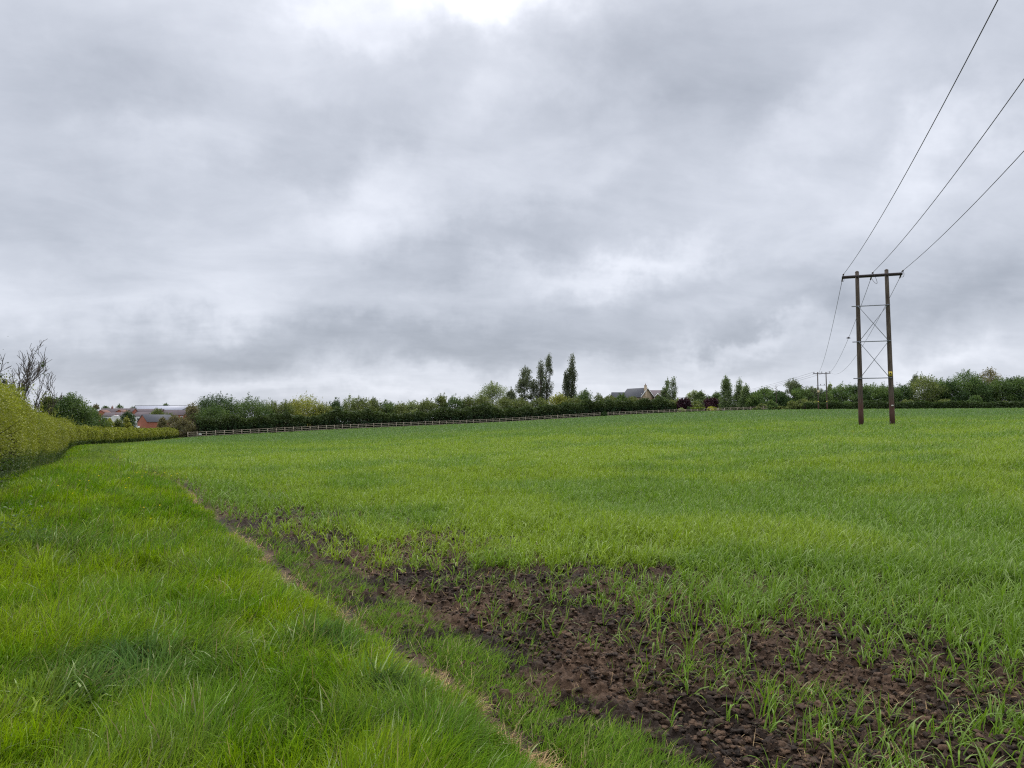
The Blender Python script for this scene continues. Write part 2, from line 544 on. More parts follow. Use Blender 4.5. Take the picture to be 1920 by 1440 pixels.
M_GRASS = leaf_mat('grass_blades', 0.36, 0.6, 0.08)
M_CROP = leaf_mat('crop_leaves', 0.36, 0.5, 0.14)
M_LEAF = leaf_mat('tree_leaves', 0.30, 0.55, 0.25)
M_STEM = noise_mat('hedge_stems', (0.018, 0.014, 0.010), (0.045, 0.036, 0.026), 12, .95, .4, (1, 1, .3))
M_BARK = noise_mat('bark', (0.035, 0.028, 0.022), (0.11, 0.09, 0.07), 12, .95, .6, (1, 1, .3))
M_BIRCH = noise_mat('birch_bark', (0.30, 0.29, 0.26), (0.5, 0.48, 0.44), 6, .9, .3, (1, 1, 3))
M_GROUND = ground_mat('ground')
M_POLE = None

# ------------------------------------------------------------------ ground
def ground_colour(x, y):
    s = sdist(x, y)
    soil = np.array([0.026, 0.0165, 0.011]); soil2 = np.array([0.086, 0.051, 0.030])
    n = fbm(x, y, .5, 4, 31)[:, None]
    c = soil + (soil2 - soil) * sst(.3, .75, n)
    dens = crop_density(x, y)[:, None]
    litter = np.array([0.045, 0.075, 0.018])
    c = c + (litter - c) * (sst(.55, 1.0, dens) * sst(12, 30, y)[:, None]) * .85
    verge = np.array([0.030, 0.045, 0.010]) + (fbm(x, y, .8, 3, 77)[:, None] - .5) * np.array([.02, .03, .008])
    kv = (1 - sst(-.06, .05, s))[:, None]
    c = c + (verge - c) * kv
    out = np.where((y > 100)[:, None], 1 - sst(-1, 1, fence_y(x) - y)[:, None], 0)
    c = c + (verge - c) * out
    straw = np.array([0.25, 0.165, 0.085])
    ks = (np.exp(-((s - .05) / .055) ** 2) * sst(.46, .60, fbm(x, y, .6, 3, 63)) * (y < 26))[:, None]
    c = c + (straw - c) * ks * .85
    return np.clip(c, 0.004, 1)


def soil_relief(xn, yn):
    """crumbly ploughed surface: lumps of three sizes over gentle hollows"""
    wx = xn + (fbm(xn, yn, .05, 2, 3) - .5) * .05; wy = yn + (fbm(xn, yn, .05, 2, 8) - .5) * .05
    f1, h1 = worley(wx, wy, .13, 1); f2, h2 = worley(wx, wy, .070, 2); f3, h3 = worley(wx, wy, .036, 4)
    bil = (1 - np.abs(2 * vnoise(wx, wy, .09, 60) - 1)) + .5 * (1 - np.abs(2 * vnoise(wx + 3.1, wy, .05, 61) - 1))
    c = sst(.62, .25, f2) * h2 * .050 + sst(.6, .2, f3) * h3 * .026 + sst(.6, .3, f1) * (h1 > .6) * .022 + (bil - .75) * .036
    return c + (fbm(xn, yn, .40, 4, 40, .5) - .5) * .11


def build_ground():
    th = np.concatenate([np.linspace(-180, -52, 45)[:-1], np.linspace(-52, -37, 90)[:-1], np.linspace(-37, 37, 900)[:-1],
                         np.linspace(37, 52, 90)[:-1], np.linspace(52, 180, 45)])
    th = np.radians(th)
    r = np.concatenate([np.geomspace(.3, 2.6, 26)[:-1], np.geomspace(2.6, 13, 720)[:-1], np.geomspace(13, 28, 150)[:-1], np.geomspace(28, 260, 190)[:-1], np.geomspace(260, 3200, 50)])
    TH, RR = np.meshgrid(th, r)
    x = (RR * np.sin(TH)).ravel(); y = (RR * np.cos(TH)).ravel()
    z = tz(x, y)
    s = sdist(x, y)
    soilmask = sst(.1, .35, s) * (1 - sst(22, 34, np.hypot(x, y)))
    near = np.hypot(x, y) < 36
    dz = np.zeros_like(z)
    xn, yn = x[near], y[near]
    dz[near] = soil_relief(xn, yn) * soilmask[near]
    z = z + dz + (fbm(x, y, 1.6, 3, 90) - .5) * .07 * (s < 0) * (np.hypot(x, y) < 80)
    # verge sits a little above the ploughed soil
    z = z + .05 * (1 - sst(-.1, .1, s)) * (np.hypot(x, y) < 60)
    cols = ground_colour(x, y)
    V = np.stack([x, y, z], 1)
    nt_, nr = len(th), len(r)
    i, j = np.meshgrid(np.arange(nr - 1), np.arange(nt_ - 1), indexing='ij')
    a = (i * nt_ + j).ravel()
    q = np.stack([a, a + nt_, a + nt_ + 1, a + 1], 1)[:, ::-1]
    cx = x[q].mean(1); cy = y[q].mean(1)
    sc_ = sdist(cx, cy)
    infield = (sc_ > 0) & (cy < fence_y(cx)) & (cx < 170) & (cy > -60)
    for nm, mask in (('field', infield), ('ground', ~infield)):
        qq = q[mask]
        used, inv = np.unique(qq.ravel(), return_inverse=True)
        me = make_mesh(nm, V[used], [inv.reshape(-1, 4)], M_GROUND, cols[used], smooth=(nm == 'ground'))
        link(nm, me, kind='structure')
    # centre cap
    me = make_mesh('cap', [(0, 0, Z(0, 0) + .04)] + [(.31 * math.sin(t), .31 * math.cos(t), Z(0, 0) + .04) for t in np.linspace(0, 2 * math.pi, 24)[:-1]],
                   [np.array([(0, 1 + k, 1 + (k + 1) % 23) for k in range(23)])], M_GROUND, np.tile([.03, .045, .01], (24, 1)))
    link('ground', me, kind='structure')


build_ground()


# ------------------------------------------------------------------ blades
def blades(base, az, L, W, th0, kap, col, nseg=4, twist=None, tipcol=None):
    """curved tapering leaves; returns V, faces, cols"""
    N = len(base)
    t = np.linspace(0, 1, nseg + 1)
    ds = L / nseg
    pos = np.zeros((N, nseg + 1, 3)); pos[:, 0] = base
    ang = th0.copy()
    dx = np.sin(az); dy = np.cos(az)
    for k in range(nseg):
        ang = th0 + kap * ((k + .5) / nseg) ** 1.5
        pos[:, k + 1, 0] = pos[:, k, 0] + ds * np.sin(ang) * dx
        pos[:, k + 1, 1] = pos[:, k, 1] + ds * np.sin(ang) * dy
        pos[:, k + 1, 2] = pos[:, k, 2] + ds * np.cos(ang)
    if twist is None: twist = rng.uniform(-.6, .6, N)
    wv = np.stack([np.cos(az + twist), -np.sin(az + twist), np.zeros(N)], 1)
    prof = np.where(t < .35, .75 + .25 * t / .35, 1 - ((t - .35) / .65) ** 2)[None, :, None] * (W / 2)[:, None, None]
    L_ = pos[:, :-1] - wv[:, None] * prof[:, :-1]
    R_ = pos[:, :-1] + wv[:, None] * prof[:, :-1]
    V = np.zeros((N, nseg * 2 + 1, 3))
    V[:, 0:nseg * 2:2] = L_; V[:, 1:nseg * 2:2] = R_; V[:, -1] = pos[:, -1]
    m = nseg * 2 + 1
    o = (np.arange(N) * m)[:, None]
    q = [np.concatenate([o + 2 * k, o + 2 * k + 1, o + 2 * k + 3, o + 2 * k + 2], 1) for k in range(nseg - 1)]
    tr = np.concatenate([o + 2 * nseg - 2, o + 2 * nseg - 1, o + 2 * nseg], 1)
    C = np.repeat(col[:, None], m, 1)
    if tipcol is not None:
        k = np.concatenate([np.repeat(t[:-1], 2), [1]])[None, :, None] ** 2
        C = C + (tipcol[:, None] - C) * k
    faces = [np.concatenate(q)] if q else []
    return V.reshape(-1, 3), faces + [tr], C.reshape(-1, 3)


def merge(parts):
    V = []; Q = []; T = []; C = []; n = 0
    for v, f, c in parts:
        for g in f:
            (Q if g.shape[1] == 4 else T).append(g + n)
        V.append(v); C.append(c); n += len(v)
    fs = []
    if Q: fs.append(np.concatenate(Q))
    if T: fs.append(np.concatenate(T))
    return np.concatenate(V), fs, np.concatenate(C)


def polar_points(N, a0, a1, r0, r1, power=0.0):
    """points with density ~ 1/r^2 (power 0); wider than the view so a step aside still works"""
    a = rng.uniform(R(a0), R(a1), N)
    r = np.exp(rng.uniform(math.log(r0), math.log(r1), N))
    return r * np.sin(a), r * np.cos(a)


def jit(n, s): return rng.normal(0, s, n)


def hedge_line(y):
    return np.interp(y, [0, 13, 66, 147], [-4.3, -9.6, -39.4, -65.5])


TUS = [(*ground_at(250, 1235, h=.2), .42), (*ground_at(150, 1300, h=.2), .25), (*ground_at(735, 1290, h=.2), .22), (*ground_at(70, 1010, h=.2), .5), (*ground_at(600, 1200, h=.2), .2)]


def verge_grass():
    parts = []
    for (N, r0, r1, nseg, Lm, Wm) in ((100000, 0, 2.4, 4, .36, .0056), (330000, 2.4, 14, 5, .36, .0052), (260000, 12, 75, 3, .33, .0085), (50000, 60, 150, 2, .35, .03)):
        if r0 == 0:                                  # around and beside the photographer
            x = rng.uniform(-5.5, 3.0, N * 2); y = rng.uniform(-3.0, 3.4, N * 2)
            k = (np.hypot(x, y) < 2.4) | (np.abs(np.arctan2(x, y)) > R(52)); x, y = x[k], y[k]
        else:
            x, y = polar_points(N * 3 if r0 < 60 else N * 6, -52, 26 if r0 < 5 else -12, r0, r1)
        s = sdist(x, y)
        k = (s < 0.02) & (x > hedge_line(y) + .2)
        x, y, s = x[k], y[k], s[k]
        if len(x) > N: x, y, s = x[:N], y[:N], s[:N]
        # tussocks: pull roots to clump centres
        cx = fbm(x, y, .28, 3, 51); tall = fbm(x, y, 1.2, 3, 52); hue = fbm(x, y, .6, 3, 53)
        n = len(x); r = np.hypot(x, y)
        keep = rng.random(n) < .35 + 1.2 * sst(.3, .7, cx)
        x, y, s, cx, tall, hue, r = [q[keep] for q in (x, y, s, cx, tall, hue, r)]; n = len(x)
        L = Lm * (.34 + .45 * tall + .5 * cx) * rng.uniform(.45, 1.25, n)
        L *= .55 + .45 * sst(0, .5, -s)
        L *= .40 + .60 * sst(.2, 1.6, x - hedge_line(y))
        W = np.maximum(Wm * rng.uniform(.6, 1.7, n), r / 739 * .5)
        flow = (fbm(x, y, .55, 2, 57) - .5) * 8 + 1.2
        az = np.where(rng.random(n) < .75, flow + jit(n, .55), rng.uniform(0, 2 * math.pi, n))
        th0 = np.abs(jit(n, .22)) + .06 + .25 * (cx - .4)
        kap = rng.uniform(.3, 2.3, n)
        base = np.stack([x, y, tz(x, y) - .01], 1)
        yel = np.array([.210, .300, .006]); grn = np.array([.098, .195, .008]); blue = np.array([.080, .155, .024]); tan = np.array([.30, .25, .12])
        h = np.clip(sst(.3, .7, hue) + jit(n, .22), 0, 1)[:, None]
        c = grn + (yel - grn) * h
        kb = (sst(.55, .72, fbm(x, y, .45, 3, 58)) * .45)[:, None]
        c = c + (blue - c) * kb
        for (tx_, ty_, tr_) in TUS:
            kt = np.exp(-(((x - tx_) / (tr_ * 1.25)) ** 2 + ((y - ty_) / tr_) ** 2) * 1.2)
            c = c + (np.array([.040, .095, .022]) * rng.uniform(.6, 1.5, (n, 1)) - c) * (kt * .85)[:, None]
            W = W * (1 + .5 * kt); L = L * (1 + .22 * kt); kap = kap + .5 * kt
        dry = rng.random(n) < .035 + .06 * (s > -.12)
        c[dry] = tan * rng.uniform(.6, 1.1, (dry.sum(), 1))
        pl_ = rng.random(n) < .04; c[pl_] = np.array([.30, .36, .16]); W[pl_] *= 1.25  # a few broad blades coloured pale as painted highlights
        c *= rng.uniform(.6, 1.35, (n, 1))
        if r0 > 10:
            pale = np.array([.15, .19, .075])
            pathk = (np.exp(-((s + .9) / .8) ** 2) * sst(22, 40, r) * .6)[:, None]
            c = c + (pale - c) * pathk
        parts.append(blades(base, az, L, W, th0, kap, c, nseg))
    # flowering grass stems with small seed heads
    x, y = polar_points(4500, -48, 20, 3, 30)
    s = sdist(x, y); k = (s < -.15) & (x > hedge_line(y) + .3); x, y = x[k], y[k]; n = len(x)
    base = np.stack([x, y, tz(x, y)], 1); r = np.hypot(x, y)
    az = jit(n, .8) + 1.3; L = rng.uniform(.4, .62, n)
    parts.append(blades(base, az, L, np.maximum(.0022, r / 739 * .35), np.abs(jit(n, .12)), rng.uniform(.2, .7, n),
                        np.tile([.17, .17, .075], (n, 1)) * rng.uniform(.7, 1.2, (n, 1)), 3))
    V, f, C = merge(parts)
    link('grass', make_mesh('grass', V, f, M_GRASS, C), kind='stuff', label='long lush verge grass between the hedge and the ploughed field edge')

    # broad-bladed dark tussock patch in the verge and the darker strip beyond the dry edge
    x, y = polar_points(640000, -48, 62, 1.7, 13)
    s = sdist(x, y)
    lim = .70 - .40 * sst(7.5, 12, y)
    w = .95 * sst(.13, .24, s) * (1 - sst(lim - .22, lim, s)) * (.5 + .9 * sst(.30, .68, fbm(x, y, .32, 3, 71)))
    w += .10 * (s > .6) * (s < 1.9) * sst(.5, .65, fbm(x, y, .4, 2, 72)) * (1 - sst(6, 11, y))
    k = rng.random(len(x)) < w
    x, y, s = x[k], y[k], s[k]; n = len(x); r = np.hypot(x, y)
    L = .15 * rng.uniform(.5, 1.25, n) * (.6 + .9 * fbm(x, y, .5, 2, 73))
    az = .9 + jit(n, .9)
    c = np.array([.075, .155, .014]) + (np.array([.15, .24, .012]) - np.array([.075, .155, .014])) * rng.random((n, 1))
    c *= rng.uniform(.6, 1.35, (n, 1)); c[rng.random(n) < .06] = (.34, .30, .15)
    V, f, C = blades(np.stack([x, y, tz(x, y) - .005], 1), az, L, np.maximum(.0042 * rng.uniform(.6, 1.4, n), r / 739 * .5),
                     .35 + np.abs(jit(n, .3)), rng.uniform(.3, 1.3, n), c, 3)
    link('grass', make_mesh('grass', V, f, M_GRASS, C), kind='stuff', label='strip of short dark grass growing along the edge of the bare soil')

    # dead straw along the sprayed edge and scattered on the soil
    x, y = polar_points(420000, -48, 42, 2.3, 24)
    s = sdist(x, y)
    w = 2.2 * np.exp(-((s - .04) / .06) ** 2) * sst(.46, .60, fbm(x, y, .6, 3, 63)) + .045 * (s > .2) * (s < 3.5) * sst(.4, .6, fbm(x, y, .5, 2, 64)) + .006 * (s > 0)
    k = rng.random(len(x)) < w * .9
    x, y = x[k], y[k]; n = len(x); r = np.hypot(x, y)
    c = np.array([.56, .39, .20]) * rng.uniform(.45, 1.25, (n, 1))
    V, f, C = blades(np.stack([x, y, tz(x, y) + rng.uniform(.01, .04, n)], 1), rng.uniform(0, 6.28, n), rng.uniform(.05, .15, n),
                     np.maximum(.003, r / 739 * .38), rng.uniform(.9, 1.7, n), rng.uniform(-.4, .7, n), c, 2)
    link('straw', make_mesh('straw', V, f, M_GRASS, C), kind='stuff', label='dead tan straw along the sprayed edge of the verge')


def crop():
    parts = []
    blue = np.array([.104, .198, .024]); yel = np.array([.218, .298, .018]); mid = np.array([.096, .168, .034]); pale = np.array([.36, .42, .20])
    def colour(x, y, n):
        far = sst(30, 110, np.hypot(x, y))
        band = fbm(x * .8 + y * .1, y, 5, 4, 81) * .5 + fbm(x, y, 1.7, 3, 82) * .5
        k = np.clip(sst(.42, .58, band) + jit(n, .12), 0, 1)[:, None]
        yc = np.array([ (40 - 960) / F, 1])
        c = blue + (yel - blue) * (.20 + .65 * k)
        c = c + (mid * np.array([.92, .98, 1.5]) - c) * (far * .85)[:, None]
        return c
    # LOD rings: (points, r0, r1, leaves per plant, segments, leaf length, leaf width)
    for (N, r0, r1, nl, nseg, Lm, Wm) in ((9000, 0, 2.5, 5, 5, .25, .0088), (17000, 2.5, 9, 5, 6, .25, .0085), (52000, 8, 26, 5, 5, .25, .0120),
                                          (95000, 22, 70, 4, 3, .27, .02), (90000, 60, 215, 3, 2, .30, .03)):
        if r0 == 0:
            x = rng.uniform(0, 9, N * 2); y = rng.uniform(-4, 4, N * 2); k = (np.hypot(x, y) < 2.5) | (np.arctan2(x, y) > R(47)); x, y = x[k], y[k]
        else:
            x, y = polar_points(N * 2, -42, 47 if r0 < 20 else 52, r0, r1)
        k = (y < fence_y(x) - .4) & (rng.random(len(x)) < crop_density(x, y))
        x, y = x[k], y[k]
        # drill rows: gather plants onto rows 12.5 cm apart running away up the field
        if r1 < 30:
            d = np.array([math.sin(R(-20)), math.cos(R(-20))])
            u = x * d[1] - y * d[0]; v = x * d[0] + y * d[1]
            ur = np.round(u / .15) * .15 + jit(len(u), .024)
            x = ur * d[1] + v * d[0]; y = -ur * d[0] + v * d[1]
        s = sdist(x, y); k = s > .1; x, y = x[k], y[k]
        n0 = len(x)
        vig = .55 + .75 * fbm(x, y, 1.2, 3, 84); vig *= rng.uniform(.55, 1.15, n0)
        vig = vig * (.88 + .12 * crop_density(x, y))
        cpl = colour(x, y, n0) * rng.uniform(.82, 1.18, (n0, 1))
        X = np.repeat(x, nl); Y = np.repeat(y, nl); n = len(X); Vg = np.repeat(vig, nl)
        spread = .018 if r1 < 30 else .12
        X = X + jit(n, spread); Y = Y + jit(n, spread)
        lvl = np.tile(np.arange(nl) / nl, n0)
        r = np.hypot(X, Y)
        zb = tz(X, Y) + lvl * .14 * Vg * rng.uniform(.6, 1.2, n)
        az = rng.uniform(0, 2 * math.pi, n); az = np.where(rng.random(n) < .35, 1.5 + jit(n, .8), az)
        L = Lm * Vg * rng.uniform(.6, 1.25, n)
        W = np.maximum(Wm * rng.uniform(.6, 1.25, n), r / 739 * .50)
        th0 = .08 + np.abs(jit(n, .20)) + .3 * (1 - lvl)
        kap = np.where(rng.random(n) < .5, rng.uniform(.15, 1.2, n), rng.uniform(1.6, 3.4, n))
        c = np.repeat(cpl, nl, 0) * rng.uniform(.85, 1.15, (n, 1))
        dry = (rng.random(n) < .07) & (lvl < .3)
        c[dry] = np.array([.34, .30, .12]) * rng.uniform(.6, 1.1, (dry.sum(), 1))
        tip = c + (pale - c) * np.clip(rng.uniform(-.6, 1.1, (n, 1)), 0, 1) * (1 - .6 * sst(20, 70, r))[:, None]  # sky sheen on the leaves painted in as paler tips
        parts.append(blades(np.stack([X, Y, zb], 1), az, L, W, th0, kap, c, nseg, tipcol=tip))
        if r1 < 30:   # upright stems with an erect top leaf
            n = n0; r = np.hypot(x, y)
            parts.append(blades(np.stack([x, y, tz(x, y) - .01], 1), rng.uniform(0, 6.28, n), .34 * vig * rng.uniform(.7, 1.15, n),
                                np.maximum(.0065, r / 739 * .5), np.abs(jit(n, .10)), rng.uniform(.1, 1.4, n), cpl * .95, nseg))
    V, f, C = merge(parts)
    link('crop', make_mesh('crop', V, f, M_CROP, C), kind='stuff', label='young green cereal crop covering the field')


def clods():
    # irregular lumps of soil, one mass nobody could count
    import itertools
    ico = [(0, 0, 1)] + [(.894 * math.cos(k * 1.2566), .894 * math.sin(k * 1.2566), .447) for k in range(5)] + \
          [(.894 * math.cos(k * 1.2566 + .628), .894 * math.sin(k * 1.2566 + .628), -.447) for k in range(5)] + [(0, 0, -1)]
    tri = [(0, 1 + k, 1 + (k + 1) % 5) for k in range(5)] + [(1 + k, 6 + k, 1 + (k + 1) % 5) for k in range(5)] + \
          [(1 + (k + 1) % 5, 6 + k, 6 + (k + 1) % 5) for k in range(5)] + [(6 + k, 11, 6 + (k + 1) % 5) for k in range(5)]
    ico = np.array(ico); tri = np.array(tri)
    # subdivide once
    V = [tuple(v) for v in ico]; cache = {}; T2 = []
    def mid(a, b):
        k = (min(a, b), max(a, b))
        if k not in cache:
            m = (np.array(V[a]) + np.array(V[b])); m /= np.linalg.norm(m); cache[k] = len(V); V.append(tuple(m))
        return cache[k]
    for a, b, c in tri:
        ab, bc, ca = mid(a, b), mid(b, c), mid(c, a)
        T2 += [(a, ab, ca), (b, bc, ab), (c, ca, bc), (ab, bc, ca)]
    V = np.array(V); T2 = np.array(T2)
    x, y = polar_points(260000, -44, 44, 2.4, 20)
    s = sdist(x, y)
    k = (s > .12) & (rng.random(len(x)) < .50 + .4 * fbm(x, y, .5, 3, 95) - .40 * crop_density(x, y)) & ((s > .85) | (rng.random(len(x)) < .15))
    s_k = s[k][:72000]; x, y = x[k][:72000], y[k][:72000]; n = len(x)
    sz = np.maximum(.0045 + .019 * rng.random(n) ** 2.6, np.hypot(x, y) / 739 * .5)
    big = (rng.random(n) < .015) & (s_k > 1.2); sz[big] *= 1.6
    nv = len(V)
    lump = rng.uniform(.35, 1.45, (n, nv, 1))
    sc = np.stack([rng.uniform(.8, 1.5, n), rng.uniform(.8, 1.5, n), rng.uniform(.4, .8, n)], 1)
    a = rng.uniform(0, 6.28, n); ca, sa = np.cos(a)[:, None], np.sin(a)[:, None]
    P = V[None] * lump * sc[:, None] * sz[:, None, None]
    X = P[..., 0] * ca - P[..., 1] * sa; Y = P[..., 0] * sa + P[..., 1] * ca
    P = np.stack([X + x[:, None], Y + y[:, None], P[..., 2] + (tz(x, y) + soil_relief(x, y) * sst(.1, .35, sdist(x, y)))[:, None] + sz[:, None] * .15], 2)
    T = T2[None] + (np.arange(n) * nv)[:, None, None]
    c = (np.array([.024, .016, .011]) + np.array([.092, .053, .029]) * rng.random((n, 1)) ** 1.5)[:, None]
    C = np.repeat(c, nv, 1).reshape(-1, 3)
    link('soil_clods', make_mesh('soil_clods', P.reshape(-1, 3), [T.reshape(-1, 3)], M_GROUND, C), kind='stuff',
         label='brown crumbly clods of soil lying on the ploughed headland')


def buttercups():
    pts = [ground_at(*p) for p in [(290, 925), (320, 932), (331, 933), (265, 940), (255, 935), (240, 947), (162, 966), (135, 970), (298, 1012),
                                    (268, 1008), (234, 960), (281, 1035), (225, 880), (308, 925), (345, 935), (272, 925)]]
    pts += [(a + jit(1, .7)[0], b + jit(1, 2)[0]) for a, b in pts[:8]]
    V = []; F_ = []; C = []; n = 0
    for (a, b) in pts:
        if sdist(np.array([a]), np.array([b]))[0] > -.1: continue
        z = Z(a, b) + rng.uniform(.34, .46)
        r = .013 + b * .0002
        ring = [(a + r * math.cos(t) * (1 if k % 2 else .72), b + r * math.sin(t) * (1 if k % 2 else .72), z + .008) for k, t in enumerate(np.linspace(0, 2 * math.pi, 11)[:-1])]
        V += [(a, b, z)] + ring; F_ += [(n, n + 1 + k, n + 1 + (k + 1) % 10) for k in range(10)]; C += [(.75, .55, .02)] * 11; n += 11
        # stem
        V += [(a - .002, b, z - .42), (a + .002, b, z - .42), (a + .001, b, z)]; F_ += [(n, n + 1, n + 2)]; C += [(.06, .12, .02)] * 3; n += 3
    link('buttercups', make_mesh('buttercups', V, [np.array(F_)], M_GRASS, np.array(C)), kind='stuff', label='scattered yellow buttercup flowers in the verge grass')


verge_grass()
crop()
clods()
buttercups()


# ------------------------------------------------------------------ foliage
def leaf_cards(P, size, col, up=0.25, aspect=.62):
    """rhombic leaves lying in random directions"""
    n = len(P)
    d = rng.normal(0, 1, (n, 3)); d[:, 2] += up; d /= np.linalg.norm(d, axis=1)[:, None]
    e = rng.normal(0, 1, (n, 3)); e -= (e * d).sum(1)[:, None] * d; e /= np.linalg.norm(e, axis=1)[:, None]
    f = np.cross(d, e)
    s = size[:, None]
    V = np.stack([P - e * s, P + f * s * aspect + d * s * .18, P + e * s, P - f * s * aspect + d * s * .18], 1)
    q = np.arange(n * 4).reshape(n, 4)
    return V.reshape(-1, 3), [q], np.repeat(col, 4, 0)


def ramp(c1, c2, k):
    return np.array(c1) + (np.array(c2) - np.array(c1)) * k[:, None]


def hedge(name, label, line, height, width, topcol, lowcol, n, leaf, lodk, lowfrac=.38, rough=.16, wild=0.0, group=None, zoff=0.0, cat='hedge'):
    """line: polyline in plan; leaves scattered through a rounded section with gaps low down"""
    L = np.array(line, float)
    seg = np.hypot(*np.diff(L, axis=0).T); cum = np.concatenate([[0], np.cumsum(seg)])
    tt = np.linspace(0, cum[-1], 600)
    cxs = np.interp(tt, cum, L[:, 0]); cys = np.interp(tt, cum, L[:, 1])
    dens = 1 / np.maximum(np.hypot(cxs, cys), 5) ** lodk
    cdf = np.cumsum(dens); cdf /= cdf[-1]
    t = np.interp(rng.random(n), cdf, tt)
    cx = np.interp(t, cum, L[:, 0]); cy = np.interp(t, cum, L[:, 1])
    tx = np.interp(t + .5, cum, L[:, 0]) - np.interp(t - .5, cum, L[:, 0]); ty = np.interp(t + .5, cum, L[:, 1]) - np.interp(t - .5, cum, L[:, 1])
    m = np.hypot(tx, ty) + 1e-6; nx, ny = ty / m, -tx / m
    hgt = height(t) if callable(height) else np.full(n, float(height))
    hgt = hgt * (1 + (fbm(t, t * 0, 2.2, 4, 5) - .5) * rough * 2)
    w = (width / 2) * (1 + (fbm(t, t * 0 + 9, 1.8, 3, 6) - .5) * .5)
    # section: superellipse angle, 0 at one foot, pi at the other
    a = rng.uniform(-.12, math.pi + .12, n)
    sh = np.sign(np.cos(a)) * np.abs(np.cos(a)) ** .6
    sv = np.abs(np.sin(a)) ** .55
    lump = (vnoise(t * 1.0, a * 1.6, .55, 12) - .5) * .30 + (vnoise(t, a * 1.3, 1.4, 13) - .5) * .25
    dep = 1 - np.abs(jit(n, .16)) + lump * .5
    hz = sv * hgt * np.clip(dep, .3, 1.3)
    off = sh * w * np.clip(dep, .2, 1.35)
    vf = hz / np.maximum(hgt, .1)
    off *= .86 + .14 * sst(0, .45, vf)            # narrower at the foot
    x = cx + nx * off; y = cy + ny * off
    z = tz(x, y) + hz + zoff
    hole = vnoise(t * 1.0, hz, .5, 15)
    keep = ~((vf < lowfrac) & (hole > .64)) | (rng.random(n) < .12)
    x, y, z, t, vf, off = x[keep], y[keep], z[keep], t[keep], vf[keep], off[keep]
    N = len(x); r = np.hypot(x, y)
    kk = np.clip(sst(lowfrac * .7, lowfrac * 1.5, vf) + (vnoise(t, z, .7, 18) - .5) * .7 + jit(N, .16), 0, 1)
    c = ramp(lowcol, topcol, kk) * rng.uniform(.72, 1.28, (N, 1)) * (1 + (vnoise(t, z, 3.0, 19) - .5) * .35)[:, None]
    size = np.maximum(leaf * rng.uniform(.6, 1.3, N), r / 739 * .62)
    parts = [leaf_cards(np.stack([x, y, z], 1), size, c)]
    if leaf < .05:      # young shoots standing out of the top and face of the hedge
        m_ = 1500; q_ = np.interp(rng.random(m_), cdf, tt); k_ = 12
        sx = np.interp(q_, cum, L[:, 0]) + jit(m_, width * .28); sy = np.interp(q_, cum, L[:, 1]) + jit(m_, width * .12)
        hs = (height(q_) if callable(height) else np.full(m_, float(height))) * (1 + (fbm(q_, q_ * 0, 2.2, 4, 5) - .5) * rough * 2)
        sl_ = rng.uniform(.08, .38, m_); u_ = rng.random((m_, k_)); dx_ = jit(m_, .25)
        Px = sx[:, None] + u_ * (sl_ * dx_)[:, None] + rng.normal(0, .015, (m_, k_)); Py = sy[:, None] + rng.normal(0, .02, (m_, k_))
        Pz = (tz(sx, sy) + hs * .93)[:, None] + u_ * sl_[:, None]
        P_ = np.stack([Px, Py, Pz], 2).reshape(-1, 3); rr_ = np.hypot(P_[:, 0], P_[:, 1])
        parts.append(leaf_cards(P_, np.maximum(leaf * rng.uniform(.5, 1.1, len(P_)), rr_ / 739 * .5), ramp(lowcol, topcol, rng.uniform(.5, 1.15, len(P_)))))
    V, f, C = merge(parts)
    root = thing(name, label, cat, (0, 0, 0), 0, group)
    link('foliage', make_mesh('foliage', V, f, M_LEAF, C), root)
    # woody framework: stems from the ground fanning out
    ns = int(min(2600, cum[-1] * 14)); tb = np.interp(rng.random(ns), cdf, tt)
    bx = np.interp(tb, cum, L[:, 0]) + jit(ns, .12); by = np.interp(tb, cum, L[:, 1]) + jit(ns, .12)
    hh = height(tb) if callable(height) else np.full(ns, float(height))
    P0 = np.stack([bx, by, tz(bx, by) - .05 + zoff], 1)
    P1 = P0 + np.stack([jit(ns, width * .12), jit(ns, width * .12), hh * rng.uniform(.28, .45, ns)], 1)
    P2 = P1 + np.stack([jit(ns, width * .15), jit(ns, width * .15), hh * rng.uniform(.2, .4, ns)], 1)
    rr = np.hypot(bx, by); rad = np.maximum(.007, rr / 739 * .22)
    V1, q1 = segs_mesh(P0, P1, rad * 1.4, rad); V2, q2 = segs_mesh(P1, P2, rad, rad * .4)
    link('stems', make_mesh('stems', np.concatenate([V1, V2]), [np.concatenate([q1, q2 + len(V1)])], M_STEM), root)
    return root


HN = [(-4.9, 1.5), (-7.2, 6.5), (-10.3, 13), (-19.9, 30), (-40.2, 66)]


def hh_near(t):
    return 2.0 - .12 * sst(20, 70, t)


HL = [(a + .45, b) for a, b in HN] + [(-42.0, 71)] + [(-54.6, 106), (-66.7, 146)]
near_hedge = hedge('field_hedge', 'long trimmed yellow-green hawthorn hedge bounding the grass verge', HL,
                   lambda t: 1.98 - .06 * sst(14, 60, t) - .06 * sst(80, 150, t) + .12 * (vnoise(t, t * 0, 1.3, 7) - .5), 1.9, (.228, .240, .030), (.055, .090, .020), 380000, .021, .95, rough=.13, lowfrac=.27)


